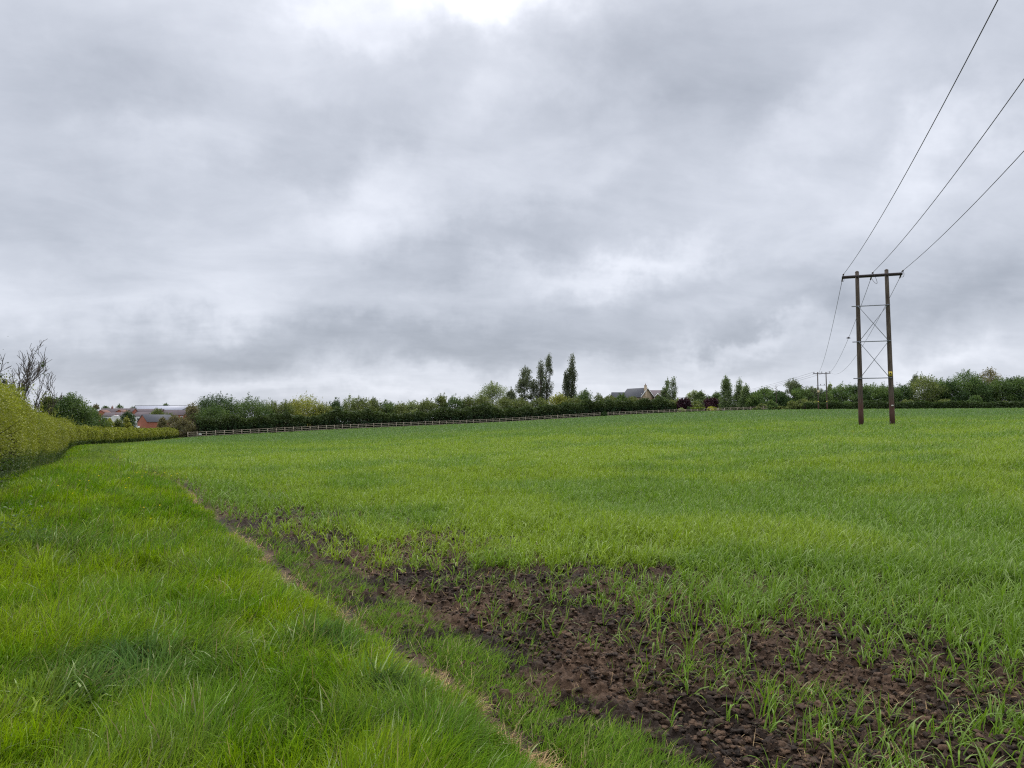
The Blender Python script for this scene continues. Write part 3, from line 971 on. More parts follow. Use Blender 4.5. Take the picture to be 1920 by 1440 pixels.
def hedge_shoot():
    # bare bramble shoot reaching out of the hedge at the left edge of the view
    x0, y0 = -6.6, 8.3
    mb = MB(); z0 = Z(x0, y0)
    for k in range(5):
        a, b = pdir(-60 + 10 * k, 1060 + 18 * k); a2, b2 = pdir(58 - 12 * k, 1078 + 12 * (k - 1))
        D0, D1 = 7.6 + .1 * k, 7.3
        p0 = np.array([a * D0, D0, EYE + b * D0]); p1 = np.array([a2 * D1, D1, EYE + b2 * D1])
        q = np.linspace(0, 1, 6)[:, None]
        pts = p0 + (p1 - p0) * q + np.array([0, 0, .04]) * np.sin(q * 3.1)
        mb.tube(pts, np.linspace(.008, .003, 6), 5)
    mb.build('shoot', M_BARK, near_hedge)
    P = rng.normal(0, 1, (240, 3)) * np.array([.18, .25, .13]) + np.array([-5.15, 7.5, .62])
    V, f, C = leaf_cards(P, rng.uniform(.012, .024, 240), ramp((.06, .11, .03), (.13, .19, .05), rng.random(240)))
    link('shoot_leaves', make_mesh('shoot_leaves', V, f, M_LEAF, C), near_hedge)


hedge_shoot()


def tree(name, label, px, top, wpx, D, c_dark, c_light, shape='round', group=None, cat='tree', n=2600, base_py=None, lean=0.0,
         tips=46, crown0=.18, bark=None, clump=.15, leaf=None, droop=0.0, zbase=None):
    """one tree: tapered trunk with limbs, crown of leaf clumps at the limb ends"""
    a, b = pdir(px, top)
    X, Y = a * D, D
    zb = Z(X, Y) if zbase is None else zbase
    H = (EYE + b * D) - zb
    Wd = wpx * D / F
    H = max(H, 1.2)
    root = thing(name, label, cat, (X, Y, zb), 0, group)
    n = int(n * (2.3 if shape == 'column' else 3.2)); tips = int(tips * 1.6)
    leaf = leaf or max(.09, D / 739 * .56)
    # envelope: radius as function of relative height inside the crown
    h = rng.beta(1.15, 1.1, tips) if shape != 'cone' else rng.beta(1.1, 1.7, tips)
    h = h / h.max()
    th = rng.uniform(0, 2 * math.pi, tips)
    if shape == 'round': env = np.sqrt(np.clip(1 - (2 * h - .85) ** 2 / 1.35, .05, 1))
    elif shape == 'column': env = np.clip(.62 + .42 * np.sin(h * 2.8) + jit(tips, .07), .3, 1.1) * np.where(h > .88, .55, 1)
    elif shape == 'cone': env = np.clip(1.02 - h * .92, .08, 1)
    elif shape == 'dome': env = np.sqrt(np.clip(1 - h ** 2, .04, 1))
    else: env = np.ones(tips)
    rr = np.sqrt(rng.uniform(.12, 1, tips)) * env * Wd / 2 * rng.uniform(.75, 1.12, tips)
    ch = H * (1 - crown0)
    tz_ = H * crown0 + h * (ch - clump * min(Wd, H) * .75)
    P = np.stack([rr * np.cos(th), rr * np.sin(th), tz_], 1)
    P[:, 0] += lean * H * (tz_ / H) ** 2
    crad = clump * min(Wd, H) * rng.uniform(.65, 1.25, tips)
    # trunk + limbs
    mb = MB(); nb = 7
    tr = max(.06, H * .014)
    zt = np.linspace(0, H * .86, nb)
    trunk = np.stack([lean * H * (zt / H) ** 2 + np.cumsum(jit(nb, .012 * H)) * (zt > 0), np.cumsum(jit(nb, .012 * H)) * (zt > 0), zt], 1)
    mb.tube(trunk, np.linspace(tr * 1.25, tr * .25, nb), 7)
    for k in range(min(tips, 22)):
        z0 = max(H * crown0 * .7, P[k, 2] - rng.uniform(.15, .32) * H)
        p0 = np.array([np.interp(z0, zt, trunk[:, 0]), np.interp(z0, zt, trunk[:, 1]), z0])
        mid = (p0 + P[k]) / 2 + np.array([0, 0, -.03 * H])
        mb.tube([p0, mid, P[k]], [tr * .42, tr * .28, tr * .12], 4, cap=False)
    mb.build('trunk', bark or M_BARK, root, smooth=True)
    # leaves
    w = crad ** 2; w /= w.sum()
    idx = rng.choice(tips, n, p=w)
    g = rng.normal(0, 1, (n, 3)); g /= np.linalg.norm(g, axis=1)[:, None]
    rad = rng.random(n) ** .5
    Q = P[idx] + g * rad[:, None] * crad[idx][:, None] * (np.array([.8, .8, 2.0]) if shape == 'column' else np.array([1.15, 1.15, .8]))
    if droop: Q[:, 2] -= droop * H * rng.random(n) ** 2
    if lean: Q[:, 0] += np.abs(lean) * .3 * rng.random(n) * crad[idx]
    # some loose sprigs past the outline
    sp = rng.random(n) < .03
    Q[sp] += g[sp] * crad[idx][sp][:, None] * .3
    # young shoots standing up out of the crown
    topi = np.argsort(-P[:, 2] - rng.normal(0, .15 * H, tips))[:max(5, tips // 3)]
    sh_ = rng.random(n) < .035; m_ = int(sh_.sum()); pk = rng.choice(topi, m_); u_ = rng.random(m_)
    len_ = (rng.uniform(.06, .17, tips) * min(H, 9))[pk]; ln_x = (rng.normal(.15, .3, tips))[pk]
    Q[sh_] = P[pk] + np.stack([u_ * len_ * ln_x + jit(m_, .10), jit(m_, .10), crad[pk] * .45 + u_ * len_], 1)
    Q[:, 2] = np.maximum(Q[:, 2], .15)
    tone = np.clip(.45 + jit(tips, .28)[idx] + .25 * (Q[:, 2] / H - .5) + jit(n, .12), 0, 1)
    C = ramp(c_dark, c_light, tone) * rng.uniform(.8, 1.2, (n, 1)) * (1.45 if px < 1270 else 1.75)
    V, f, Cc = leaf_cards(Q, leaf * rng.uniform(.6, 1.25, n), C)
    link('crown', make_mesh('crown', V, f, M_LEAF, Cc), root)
    return root


# colour pairs (dark, light) of leaves
DK = ((.018, .038, .014), (.050, .080, .024))
MD = ((.030, .058, .018), (.085, .120, .034))
OL = ((.045, .065, .020), (.130, .145, .045))
YL = ((.110, .125, .025), (.260, .250, .045))
PA = ((.070, .095, .040), (.190, .215, .090))
GB = ((.040, .052, .030), (.110, .125, .070))
PU = ((.010, .003, .007), (.032, .008, .017))
BR = ((.060, .055, .030), (.140, .120, .060))
BC = ((.045, .070, .028), (.120, .150, .065))

ORD = ['first', 'second', 'third', 'fourth', 'fifth', 'sixth', 'seventh', 'eighth', 'ninth', 'tenth', 'eleventh', 'twelfth', 'thirteenth',
       'fourteenth', 'fifteenth', 'sixteenth', 'seventeenth', 'eighteenth', 'nineteenth', 'twentieth']


def belt_D(px):
    return float(np.interp(px, [340, 480, 640, 760, 940, 1125, 1290, 1450, 1920], [150, 160, 169, 176, 188, 199, 214, 186, 184]))


# ---- left of the fence start: bare trees, bush, bare shoots
def bare_tree(name, label, px, top, D, spread, seed, leafn, ivy):
    rd = random.Random(seed); r2 = np.random.default_rng(seed)
    a, b = pdir(px, top); X, Y = a * D, D; zb = Z(X, Y); H = EYE + b * D - zb
    root = thing(name, label, 'tree', (X, Y, zb))
    S = [[], [], [], []]; tips = []
    def grow(p, d, L, r, lev):
        n = 4
        for k in range(n):
            d2 = (d + np.array([rd.gauss(0, .09), rd.gauss(0, .09), .05 + rd.gauss(0, .04)])); d2 /= np.linalg.norm(d2)
            q = p + d2 * L / n; rn = r * (1 - .13)
            S[0].append(p); S[1].append(q); S[2].append(r); S[3].append(rn)
            p, d, r = q, d2, rn
            if lev < 5 and (k >= 1 or lev > 0) and rd.random() < (.88 if lev < 3 else .70):
                ang = rd.uniform(0, 2 * math.pi); tilt = rd.uniform(.4, .85)
                side = np.array([math.cos(ang), math.sin(ang), 0.0]); dd = d * math.cos(tilt) + side * math.sin(tilt) * spread; dd[2] += .25
                dd /= np.linalg.norm(dd)
                grow(p, dd, L * rd.uniform(.5, .72), r * .62, lev + 1)
        tips.append(p)
    grow(np.array([0, 0, -.1]), np.array([.02, 0, 1.0]), H * .62, H * .019, 0)
    for k in range(4):
        ang = k * 1.7 + rd.random(); dd = np.array([math.cos(ang) * .55 * spread, math.sin(ang) * .4, 1.0]); dd /= np.linalg.norm(dd)
        grow(np.array([0, 0, H * .12 * (k % 2 + .3)]), dd, H * rd.uniform(.38, .52), H * .010, 1)
    P0, P1, R0, R1 = [np.array(s) for s in S]
    zmax = max(P1[:, 2]); P0 = P0 * (H / zmax); P1 = P1 * (H / zmax)
    R0 = np.maximum(R0 * 1.05, D / 739 * .19); R1 = np.maximum(R1 * 1.05, D / 739 * .15)
    V, q = segs_mesh(P0, P1, R0, R1, 5)
    link('branches', make_mesh('branches', V, [q], M_BARK), root)
    # sparse leaves left near some tips, and ivy lower down
    T = np.array(tips) * (H / zmax)
    pick = T[r2.choice(len(T), 14)]
    Q = (pick[:, None] + r2.normal(0, .045 * H / 4, (14, leafn, 3))).reshape(-1, 3)
    I = np.stack([r2.normal(0, .30, ivy) * spread, r2.normal(0, .3, ivy), np.abs(r2.normal(0, .33 * H, ivy))], 1)
    Q = np.concatenate([Q, I]); C = ramp((.03, .05, .018), (.10, .13, .045), r2.random(len(Q)))
    V, f, C = leaf_cards(Q, r2.uniform(.03, .055, len(Q)), C)
    link('leaves', make_mesh('leaves', V, f, M_LEAF, C), root)


bare_tree('bare_tree', 'nearly leafless dark branching tree standing behind the yellow-green hedge', 61, 654, 45, .95, 5, 18, 420)
bare_tree('bare_tree', 'taller thinly leaved tree cut by the left edge of the photo', -4, 630, 34, 1.1, 9, 60, 1500)

tree('bushy_tree', 'broad rounded green tree just right of the leafless tree', 128, 740, 96, 84, *MD, n=9000, tips=90, crown0=.02, clump=.16, leaf=.085)
tree('bushy_tree', 'lower green tree between the rounded tree and the white terrace', 172, 764, 58, 92, *MD, n=4200, tips=50, crown0=.02, clump=.2, leaf=.09)
tree('bushy_tree', 'small dull green shrub tree crowded beneath the leafless tree', 88, 743, 34, 62, *OL, n=2500, tips=40, crown0=.02, clump=.2, leaf=.08)

# ------------------------------------------------------------------ the left tree belt
# px, top y, width px, colours, extra depth, shape, kind word, adjective
LB = [
    (345, 786, 30, BR, -2, 'round', 'small brown-green bushy tree at the end of the yellow-green hedge'),
    (362, 758, 34, BR, 4, 'cone', 'brownish open tree at the near end of the tree belt'),
    (386, 745, 36, DK, 9, 'round', 'dark ragged-topped tree above the first fence posts'),
    (408, 738, 52, DK, 12, 'round', 'tallest dark tree at the near end of the belt'),
    (402, 762, 62, MD, 1, 'round', 'lighter green spreading tree in front of the tallest dark tree'),
    (436, 746, 44, MD, 9, 'round', 'mid green tree just right of the tallest dark tree'),
    (474, 743, 58, MD, 4, 'round', 'rounded green tree halfway between the fence start and the willow'),
    (506, 751, 40, OL, 6, 'round', 'olive tree two places left of the yellow willow'),
    (536, 752, 34, OL, 5, 'round', 'yellowish olive tree touching the left side of the willow'),
    (576, 739, 74, YL, 8, 'dome', 'large yellow weeping willow in the belt behind the fence'),
    (552, 750, 30, YL, 10, 'dome', 'small yellow-green willow beside the large willow'),
    (604, 754, 34, OL, 7, 'round', 'low olive tree touching the right side of the willow'),
    (630, 749, 26, DK, 12, 'round', 'small dark tree standing out just right of the willow'),
    (655, 743, 22, PA, 14, 'column', 'thin pale tree whose top pokes out right of the willow'),
    (678, 745, 40, OL, 8, 'round', None), (700, 747, 30, OL, 9, 'round', None), (724, 751, 34, MD, 8, 'round', None),
    (750, 754, 34, OL, 8, 'round', None), (776, 751, 34, PA, 9, 'round', None), (802, 748, 30, OL, 8, 'round', None),
    (828, 741, 24, OL, 12, 'round', None), (853, 742, 30, MD, 10, 'round', None), (880, 744, 30, OL, 8, 'round', None),
    (904, 742, 30, OL, 7, 'round', None),
    (924, 715, 54, PA, 26, 'dome', 'pale round-headed tree left of the poplar clump'),
    (958, 732, 24, GB, 20, 'round', 'small grey-green tree between the pale round tree and the poplar clump'),
    (944, 745, 36, OL, 7, 'round', 'low olive tree below the small grey-green tree'),
    (976, 746, 32, OL, 7, 'round', 'low olive tree beneath the round crown of the poplar clump'),
    (1008, 746, 36, OL, 7, 'round', 'low olive tree beneath the twin poplar tops'),
    (1046, 738, 34, YL, 9, 'dome', 'yellow-green tree just left of the tall lone poplar'),
    (1072, 744, 32, OL, 7, 'round', 'low olive tree at the foot of the tall lone poplar'),
    (1096, 731, 30, MD, 10, 'round', 'mid green tree just right of the tall lone poplar'),
    (1122, 738, 28, OL, 8, 'round', 'olive tree second to the right of the lone poplar'),
    (1144, 741, 28, OL, 8, 'round', 'olive tree just left of the stone house'),
    (1164, 738, 30, MD, 6, 'round', 'mid green tree in front of the left end of the house roof'),
    (1186, 744, 28, OL, 5, 'round', 'olive tree below the stone gable of the house'),
    (1214, 750, 26, MD, 5, 'round', 'green tree below the house chimney'),
    (1242, 745, 26, MD, 6, 'round', 'green tree under the right end of the house roof'),
    (1258, 750, 26, OL, 4, 'round', 'olive tree ending the belt beside the purple tree'),
]
cnt = 0
for (px, top, w, c, dd, shp, lab) in LB:
    if lab is None:
        lab = 'bushy tree in the belt, %s to the right of the thin pale tree' % ORD[cnt]; cnt += 1
    D = belt_D(px) + dd
    tree('willow_tree' if 'willow' in lab and c is YL else 'belt_tree', lab, px, top, w * 1.45, D, *c, shape=shp, group='trees in the belt behind the fence',
         n=int(1000 + w * 55), tips=int(18 + w * .6), crown0=.03, clump=.2, droop=.10 if 'willow' in lab else 0)

# continuous dark hedgerow at the foot of the belt
def fpt(px, extra):
    D = belt_D(px); a, _ = pdir(px, 790); return (a * (D + extra - 6), D + extra - 6)


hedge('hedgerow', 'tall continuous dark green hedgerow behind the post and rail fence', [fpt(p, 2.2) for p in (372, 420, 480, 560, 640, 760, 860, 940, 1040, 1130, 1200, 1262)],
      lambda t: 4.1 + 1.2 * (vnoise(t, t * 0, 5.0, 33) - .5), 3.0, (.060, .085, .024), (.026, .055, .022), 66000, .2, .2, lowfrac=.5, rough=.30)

# ---- tall poplars and birches
tree('poplar_tree', 'round-headed tree forming the left half of the poplar clump', 988, 689, 46, 232, *GB, shape='round', n=3800, tips=44, crown0=.12, clump=.16, group='tall poplars behind the belt')
tree('poplar_tree', 'slim shorter poplar in the middle of the clump', 1012, 679, 15, 230, *GB, shape='column', n=1700, tips=34, crown0=.15, clump=.5, lean=.02, group='tall poplars behind the belt')
tree('poplar_tree', 'tall columnar poplar on the right of the clump', 1024, 666, 20, 232, *GB, shape='column', n=2300, tips=40, crown0=.15, clump=.34, lean=.05, group='tall poplars behind the belt')
tree('poplar_tree', 'tallest poplar standing alone right of the clump', 1069, 668, 18, 232, *GB, shape='column', n=4000, tips=54, crown0=.08, clump=.36, lean=.03, group='tall poplars behind the belt')
tree('poplar_tree', 'short poplar spur hugging the left of the tallest poplar', 1061, 697, 12, 231, *GB, shape='column', n=1300, tips=26, crown0=.1, clump=.45, group='tall poplars behind the belt')

tree('birch_tree', 'wispy leaning birch above the right end of the house roof', 1243, 712, 20, 226, *BC, shape='cone', n=900, tips=34, crown0=.2, clump=.22, lean=.14, bark=M_BIRCH, group='birches near the house')
tree('birch_tree', 'slim birch just right of the house', 1259, 711, 17, 222, *BC, shape='column', n=1300, tips=34, crown0=.1, clump=.34, lean=.05, bark=M_BIRCH, group='birches near the house')
tree('purple_tree', 'dark purple-leaved tree on the left, beside the end of the belt', 1283, 745, 28, 212, *PU, shape='round', n=2600, tips=40, crown0=.1, clump=.22, group='purple-leaved trees')
tree('purple_tree', 'dark purple-leaved tree on the right, beside the birches', 1334, 746, 34, 210, *PU, shape='round', n=2800, tips=40, crown0=.12, clump=.22, lean=.05, group='purple-leaved trees')
tree('birch_tree', 'tallest drooping birch right of the purple trees', 1361, 706, 30, 203, *BC, shape='cone', n=3200, tips=60, crown0=.08, clump=.24, bark=M_BIRCH, droop=.10, group='birches by the garden fence')
tree('birch_tree', 'wind-bent thin-topped birch, middle of the three by the garden fence', 1384, 710, 26, 204, *BC, shape='cone', n=2200, tips=50, crown0=.1, clump=.22, lean=.05, bark=M_BIRCH, droop=.10, group='birches by the garden fence')
tree('birch_tree', 'shortest birch with a bright pale stem by the garden fence', 1398, 720, 26, 199, *BC, shape='cone', n=2400, tips=50, crown0=.1, clump=.24, bark=M_BIRCH, droop=.10, group='birches by the garden fence')

# garden plants between the purple trees and the birches
tree('garden_shrub', 'pale green shrub under the left purple tree', 1278, 764, 14, 206, *PA, n=500, tips=16, crown0=.03, clump=.3, cat='shrub', shape='dome')
tree('garden_shrub', 'dark clipped conical shrub behind the fence right of the left purple tree', 1291, 762, 9, 206, *DK, n=450, tips=16, crown0=.03, clump=.34, cat='shrub', shape='cone')
tree('garden_shrub', 'golden rounded shrub under the right purple tree', 1335, 762, 24, 204, *YL, n=900, tips=20, crown0=.03, clump=.3, cat='shrub', shape='dome')
tree('garden_shrub', 'low golden shrub left of the tallest birch', 1349, 766, 12, 203, *YL, n=500, tips=16, crown0=.03, clump=.3, cat='shrub', shape='dome')
hedge('clipped_hedge', 'low bright green clipped garden hedge between the two purple trees', [cp(1294, 770, 209)[:2], cp(1322, 770, 208)[:2]], 1.7, 1.6, (.16, .21, .03), (.06, .10, .02), 1500, .15, 0, rough=.03)
for i, (px, top, w, c, D, lab) in enumerate([
    (1270, 748, 18, PA, 236, 'thin pale tree behind the left purple tree'),
    (1301, 732, 28, PA, 240, 'wispy pale tree between the purple trees'),
    (1314, 733, 20, BC, 238, 'narrow green tree just right of the wispy pale tree'),
    (1305, 752, 34, OL, 226, 'low olive tree above the clipped garden hedge'),
    (1328, 742, 30, DK, 300, 'dark distant tree behind the right purple tree'),
    (1344, 736, 22, MD, 260, 'green tree touching the left side of the tallest birch')]):
    tree('garden_tree', lab, px, top, w * 1.15, D, *c, n=1500, tips=30, crown0=.04, clump=.2, group='trees in the garden')

# ------------------------------------------------------------------ the right tree belt
RB = [
    (1416, 735, 34, MD, 6), (1436, 727, 44, MD, 14), (1462, 734, 34, DK, 10), (1486, 712, 26, GB, 12), (1500, 727, 40, MD, 8),
    (1521, 725, 34, GB, 9), (1545, 733, 34, MD, 8), (1556, 720, 12, PA, 20), (1580, 720, 42, MD, 10), (1606, 722, 38, DK, 10),
    (1632, 720, 44, MD, 10), (1660, 720, 40, MD, 10), (1686, 721, 36, DK, 11), (1703, 703, 16, GB, 22), (1733, 702, 46, OL, 10),
    (1760, 712, 38, MD, 12), (1784, 714, 36, DK, 9), (1808, 694, 54, MD, 11), (1830, 708, 34, DK, 9), (1849, 691, 34, BR, 14),
    (1874, 709, 40, MD, 10), (1896, 706, 34, DK, 11), (1916, 704, 40, MD, 9), (1950, 706, 44, MD, 10), (1990, 704, 46, DK, 10),
]
special = {1436: 'rounded green tree in the right belt, left of the dead spike', 1462: 'dark tree beside the dead spike in the right belt',
           1486: 'tall pointed grey-green tree left of the far power pole', 1500: 'mid green tree at the right foot of the tall pointed tree',
           1521: 'tree with a wind-bent top just left of the far power pole', 1545: 'low tree directly behind the far power pole',
           1556: 'thin pale sapling just right of the far power pole', 1416: 'green tree in the right belt next to the shortest birch',
           1632: 'green tree seen between the two legs of the near power pole', 1606: 'dark tree directly behind the left leg of the near power pole',
           1580: 'broad green tree midway between the two power poles', 1660: 'green tree directly behind the right leg of the near power pole',
           1686: 'dark tree first to the right of the near power pole', 1703: 'slim wind-bent grey tree poking up right of the near power pole',
           1733: 'tall olive-green tree second past the near power pole', 1760: 'mid green tree in the dip right of the tall olive-green tree',
           1784: 'dark tree touching the left of the tallest peaked tree', 1808: 'tallest peaked green tree in the right belt',
           1830: 'dark tree between the tallest peaked tree and the brownish one', 1849: 'brownish-topped tall tree near the right edge',
           1874: 'mid green tree just right of the brownish-topped tree', 1896: 'dark tree next to the right edge of the photo',
           1916: 'green tree cut by the right edge of the photo', 1950: 'green tree beyond the right end of the belt', 1990: 'dark tree at the far right end of the belt'}
for (px, top, w, c, dd) in RB:
    D = belt_D(px) + dd
    tree('belt_tree', special[px], px, top, w * 1.5, D, *c, shape='round' if w > 18 else 'cone', group='trees in the right belt', n=int(1200 + w * 62),
         tips=int(24 + w * .9), crown0=.03, clump=.17, lean=.22 if px in (1703,) else (.06 if px in (1521, 1849) else 0))
# front row of lower scrub trees
FR = [(1428, 757, 34, OL, 'yellow-green shrub left of the mounded bush', 'dome'), (1447, 750, 20, MD, 'small round green bush above the mounded bush', 'dome'),
      (1462, 762, 44, OL, 'low mounded bush at the field edge', 'dome'), (1485, 751, 22, OL, 'rounded bush in front of the tall pointed tree', 'dome'),
      (1508, 748, 44, OL, 'light green bush left of the far power pole', 'dome'), (1529, 752, 30, OL, 'olive bush at the left leg of the far power pole', 'dome'),
      (1556, 752, 36, OL, 'olive bush at the right leg of the far power pole', 'dome'), (1588, 752, 40, MD, 'green bush just left of the near power pole', 'dome'),
      (1640, 753, 44, MD, 'green bush low between the near pole legs', 'dome'), (1700, 750, 50, OL, 'olive bush right of the near power pole', 'dome'),
      (1772, 748, 44, OL, 'olive bush below the dip in the right belt', 'dome'), (1828, 742, 46, MD, 'green bush below the tallest peaked tree', 'dome'),
      (1880, 752, 46, OL, 'olive bush near the right edge of the photo', 'dome')]
for (px, top, w, c, lab, shp) in FR:
    tree('edge_bush', lab, px, top, w, belt_D(px) + 1.5, *c, shape=shp, group='bushes at the field edge', cat='bush', n=int(700 + w * 30), tips=int(16 + w * .5), crown0=.02, clump=.2)
hedge('hedgerow', 'low dark hedgerow along the far right edge of the field', [cp(p, 769, d)[:2] for p, d in ((1510, 183), (1600, 183), (1700, 183), (1800, 183), (1920, 183), (2010, 183))],
      2.3, 2.4, (.055, .085, .025), (.026, .046, .016), 21000, .2, 0, lowfrac=.1, rough=.25)
# dead spike
_r = thing('dead_tree', 'thin dead leafless spike rising from the right belt', 'tree', (0, 0, 0))
a, b = pdir(1455, 722); D = 192; X = a * D; zb = Z(X, D); H = EYE + b * D - zb
mb = MB(); mb.tube([(X, D, zb), (X + .05, D, zb + H * .5), (X - .02, D, zb + H)], [.16, .11, .05], 6)
for k in range(7):
    z0 = zb + H * (.6 + .05 * k); s_ = (-1) ** k
    mb.tube([(X, D, z0), (X + s_ * .5, D + .2, z0 + .35)], [.05, .03], 4)
mb.build('trunk', M_BARK, _r)

# ------------------------------------------------------------------ fences
M_FENCE = noise_mat('fence_timber', (.25, .21, .155), (.42, .36, .28), 5, .9, .3, (1, 1, .4))


def rail_fence(label, line, post_h=1.15, step=1.75):
    L = np.array(line); seg = np.hypot(*np.diff(L, axis=0).T); cum = np.concatenate([[0], np.cumsum(seg)])
    n = int(cum[-1] / step) + 1
    t = np.linspace(0, cum[-1], n)
    X = np.interp(t, cum, L[:, 0]); Y = np.interp(t, cum, L[:, 1])
    root = thing('rail_fence', label, 'fence', (X[0], Y[0], Z(X[0], Y[0])))
    o = np.array([X[0], Y[0], Z(X[0], Y[0])])
    Zg = tz(X, Y)
    for k in range(n):
        mb = MB(); h = post_h + rng.uniform(-.05, .05)
        mb.box((X[k] - o[0], Y[k] - o[1] , Zg[k] - o[2] + h / 2 - .1), (.14, .12, h + .2), rng.uniform(-.1, .1))
        mb.build('post', M_FENCE, root)
    for zr in (.28, .66, 1.04):
        mb = MB()
        for k in range(n - 1):
            p = np.array([X[k], Y[k] - .09, Zg[k] + zr + rng.uniform(-.02, .02)]) - o; q = np.array([X[k + 1], Y[k + 1] - .09, Zg[k + 1] + zr + rng.uniform(-.02, .02)]) - o
            d = q - p; ang = math.atan2(d[1], d[0]); Ln = math.hypot(d[0], d[1])
            c = (p + q) / 2
            x0 = Ln / 2 - .006
            V = []
            for sx, zz in ((-1, p[2]), (1, q[2])):
                for sy in (-.022, .022):
                    for sz in (-.042, .042):
                        V.append((c[0] + math.cos(ang) * sx * x0 - math.sin(ang) * sy, c[1] + math.sin(ang) * sx * x0 + math.cos(ang) * sy, zz + sz))
            mb.add(V, [(0, 1, 3, 2), (4, 6, 7, 5), (0, 4, 5, 1), (2, 3, 7, 6), (0, 2, 6, 4), (1, 5, 7, 3)])
        mb.build('rail', M_FENCE, root)


rail_fence('long weathered post and rail fence from the hedge to the bush gap', FENCE[:6])
rail_fence('post and rail fence in front of the stone house', [cp(1140, 781, 194)[:2], FENCE[6], cp(1345, 773, 201)[:2]])
rail_fence('short post and rail fence under the birches', [cp(1347, 772, 199)[:2], cp(1445, 771, 188)[:2]])
tree('fence_bush', 'small dark bush growing in the fence gap', 1133, 772, 11, 192.5, *DK, n=500, tips=14, crown0=.02, clump=.3, cat='bush', shape='dome')

M_WHITE = noise_mat('white_paint', (.68, .67, .63), (.80, .80, .78), 3, .7, .1)
# white water trough by the fence start
p = cp(375, 820, 141); zb = Z(p[0], p[1])
r_ = thing('salt_lick_box', 'small white box on a short stand before the first fence posts', 'box', (p[0], p[1], zb))
mb = MB(); mb.box((0, 0, .62), (.42, .34, .22)); mb.box((0, 0, .745), (.48, .40, .03)); mb.build('box', M_WHITE, r_)
mb = MB(); mb.box((0, 0, .24), (.09, .09, .52)); mb.build('stand', M_FENCE, r_)


# pale animal head and neck behind the fence: a small pony looking over the rail
def pony():
    px = 519; a, _ = pdir(px, 806); D = 159.5; X = a * D; zb = Z(X, D)
    root = thing('pony', 'pale cream pony standing behind the rail fence with its neck raised', 'pony', (X, D, zb), R(0))
    m = noise_mat('pony_coat', (.42, .34, .25), (.62, .54, .44), 3, .9, .1)
    vs = [(0, 0, .92), (0.05, .35, .95), (0.1, .75, .93), (.12, 1.1, .95),      # rump direction away from the camera
          (-.06, -.25, .98), (-.12, -.42, 1.25), (-.2, -.5, 1.48), (-.33, -.55, 1.36), (-.45, -.58, 1.22),
          (.13, -.12, .62), (.13, -.14, .35), (.13, -.12, .05), (-.13, -.12, .62), (-.13, -.16, .35), (-.13, -.12, .05),
          (.25, 1.1, .62), (.25, 1.2, .38), (.25, 1.12, .05), (-.05, 1.1, .62), (-.05, 1.2, .38), (-.05, 1.12, .05)]
    es = [(0, 1), (1, 2), (2, 3), (0, 4), (4, 5), (5, 6), (6, 7), (7, 8), (4, 9), (9, 10), (10, 11), (4, 12), (12, 13), (13, 14), (3, 15), (15, 16), (16, 17), (3, 18), (18, 19), (19, 20)]
    rd = [.27, .29, .28, .25, .22, .15, .12, .10, .07, .10, .06, .055, .10, .06, .055, .12, .065, .055, .12, .065, .055]
    me = bpy.data.meshes.new('body'); me.from_pydata(vs, es, []); ob = link('body', me, root)
    md = ob.modifiers.new('skin', 'SKIN')
    for v, r in zip(me.skin_vertices[0].data, rd): v.radius = (r, r)
    me.skin_vertices[0].data[0].use_root = True
    ob.modifiers.new('sub', 'SUBSURF').levels = 1
    me.materials.append(m)
    dg = bpy.context.evaluated_depsgraph_get(); ev = ob.evaluated_get(dg)
    nm = bpy.data.meshes.new_from_object(ev); ob.modifiers.clear(); ob.data = nm
    if not nm.materials: nm.materials.append(m)
    dk = noise_mat('pony_mane', (.10, .07, .05), (.2, .15, .1), 6)
    mb = MB(); mb.tube([(-.0, -.34, 1.3), (-.1, -.42, 1.5), (-.2, -.5, 1.62)], [.05, .06, .04], 6); mb.build('mane', dk, root)
    for s in (-1, 1):
        mb = MB(); mb.tube([(-.2 + s * .07, -.48, 1.56), (-.2 + s * .09, -.47, 1.70)], [.04, .008], 5); mb.build('ear', m, root)
    mb = MB(); mb.tube([(.12, 1.36, 1.0), (.13, 1.46, .7), (.12, 1.45, .4)], [.05, .07, .04], 6); mb.build('tail', dk, root)


pony()

# ------------------------------------------------------------------ buildings
M_TILE = noise_mat('roof_tile', (.105, .085, .090), (.165, .138, .142), 2.2, .9, .4, (1, 1, 6))
M_TILE_RED = noise_mat('roof_tile_brown', (.17, .09, .07), (.24, .14, .11), 2.2, .9, .4, (1, 1, 6))
M_SLATE = noise_mat('slate', (.065, .068, .078), (.115, .118, .130), 2.5, .7, .3, (1, 1, 6))
M_BRICK = brick_mat('red_brick', (.40, .12, .065), (.33, .095, .055), (.25, .2, .16))
M_STONE = brick_mat('cream_stone', (.42, .33, .22), (.36, .28, .18), (.34, .28, .2), .6)
M_RENDER = noise_mat('white_render', (.60, .60, .57), (.74, .74, .72), 1.5, .85, .1)
M_CLAD = noise_mat('grey_sheeting', (.30, .31, .36), (.38, .39, .44), .4, .5, .15, (6, 6, .2))
M_GLASS = noise_mat('dark_glazing', (.02, .025, .03), (.05, .055, .065), 1, .12, 0, spec=.6)
M_CHIM = brick_mat('chimney_brick', (.32, .15, .10), (.26, .12, .09), (.28, .22, .18))


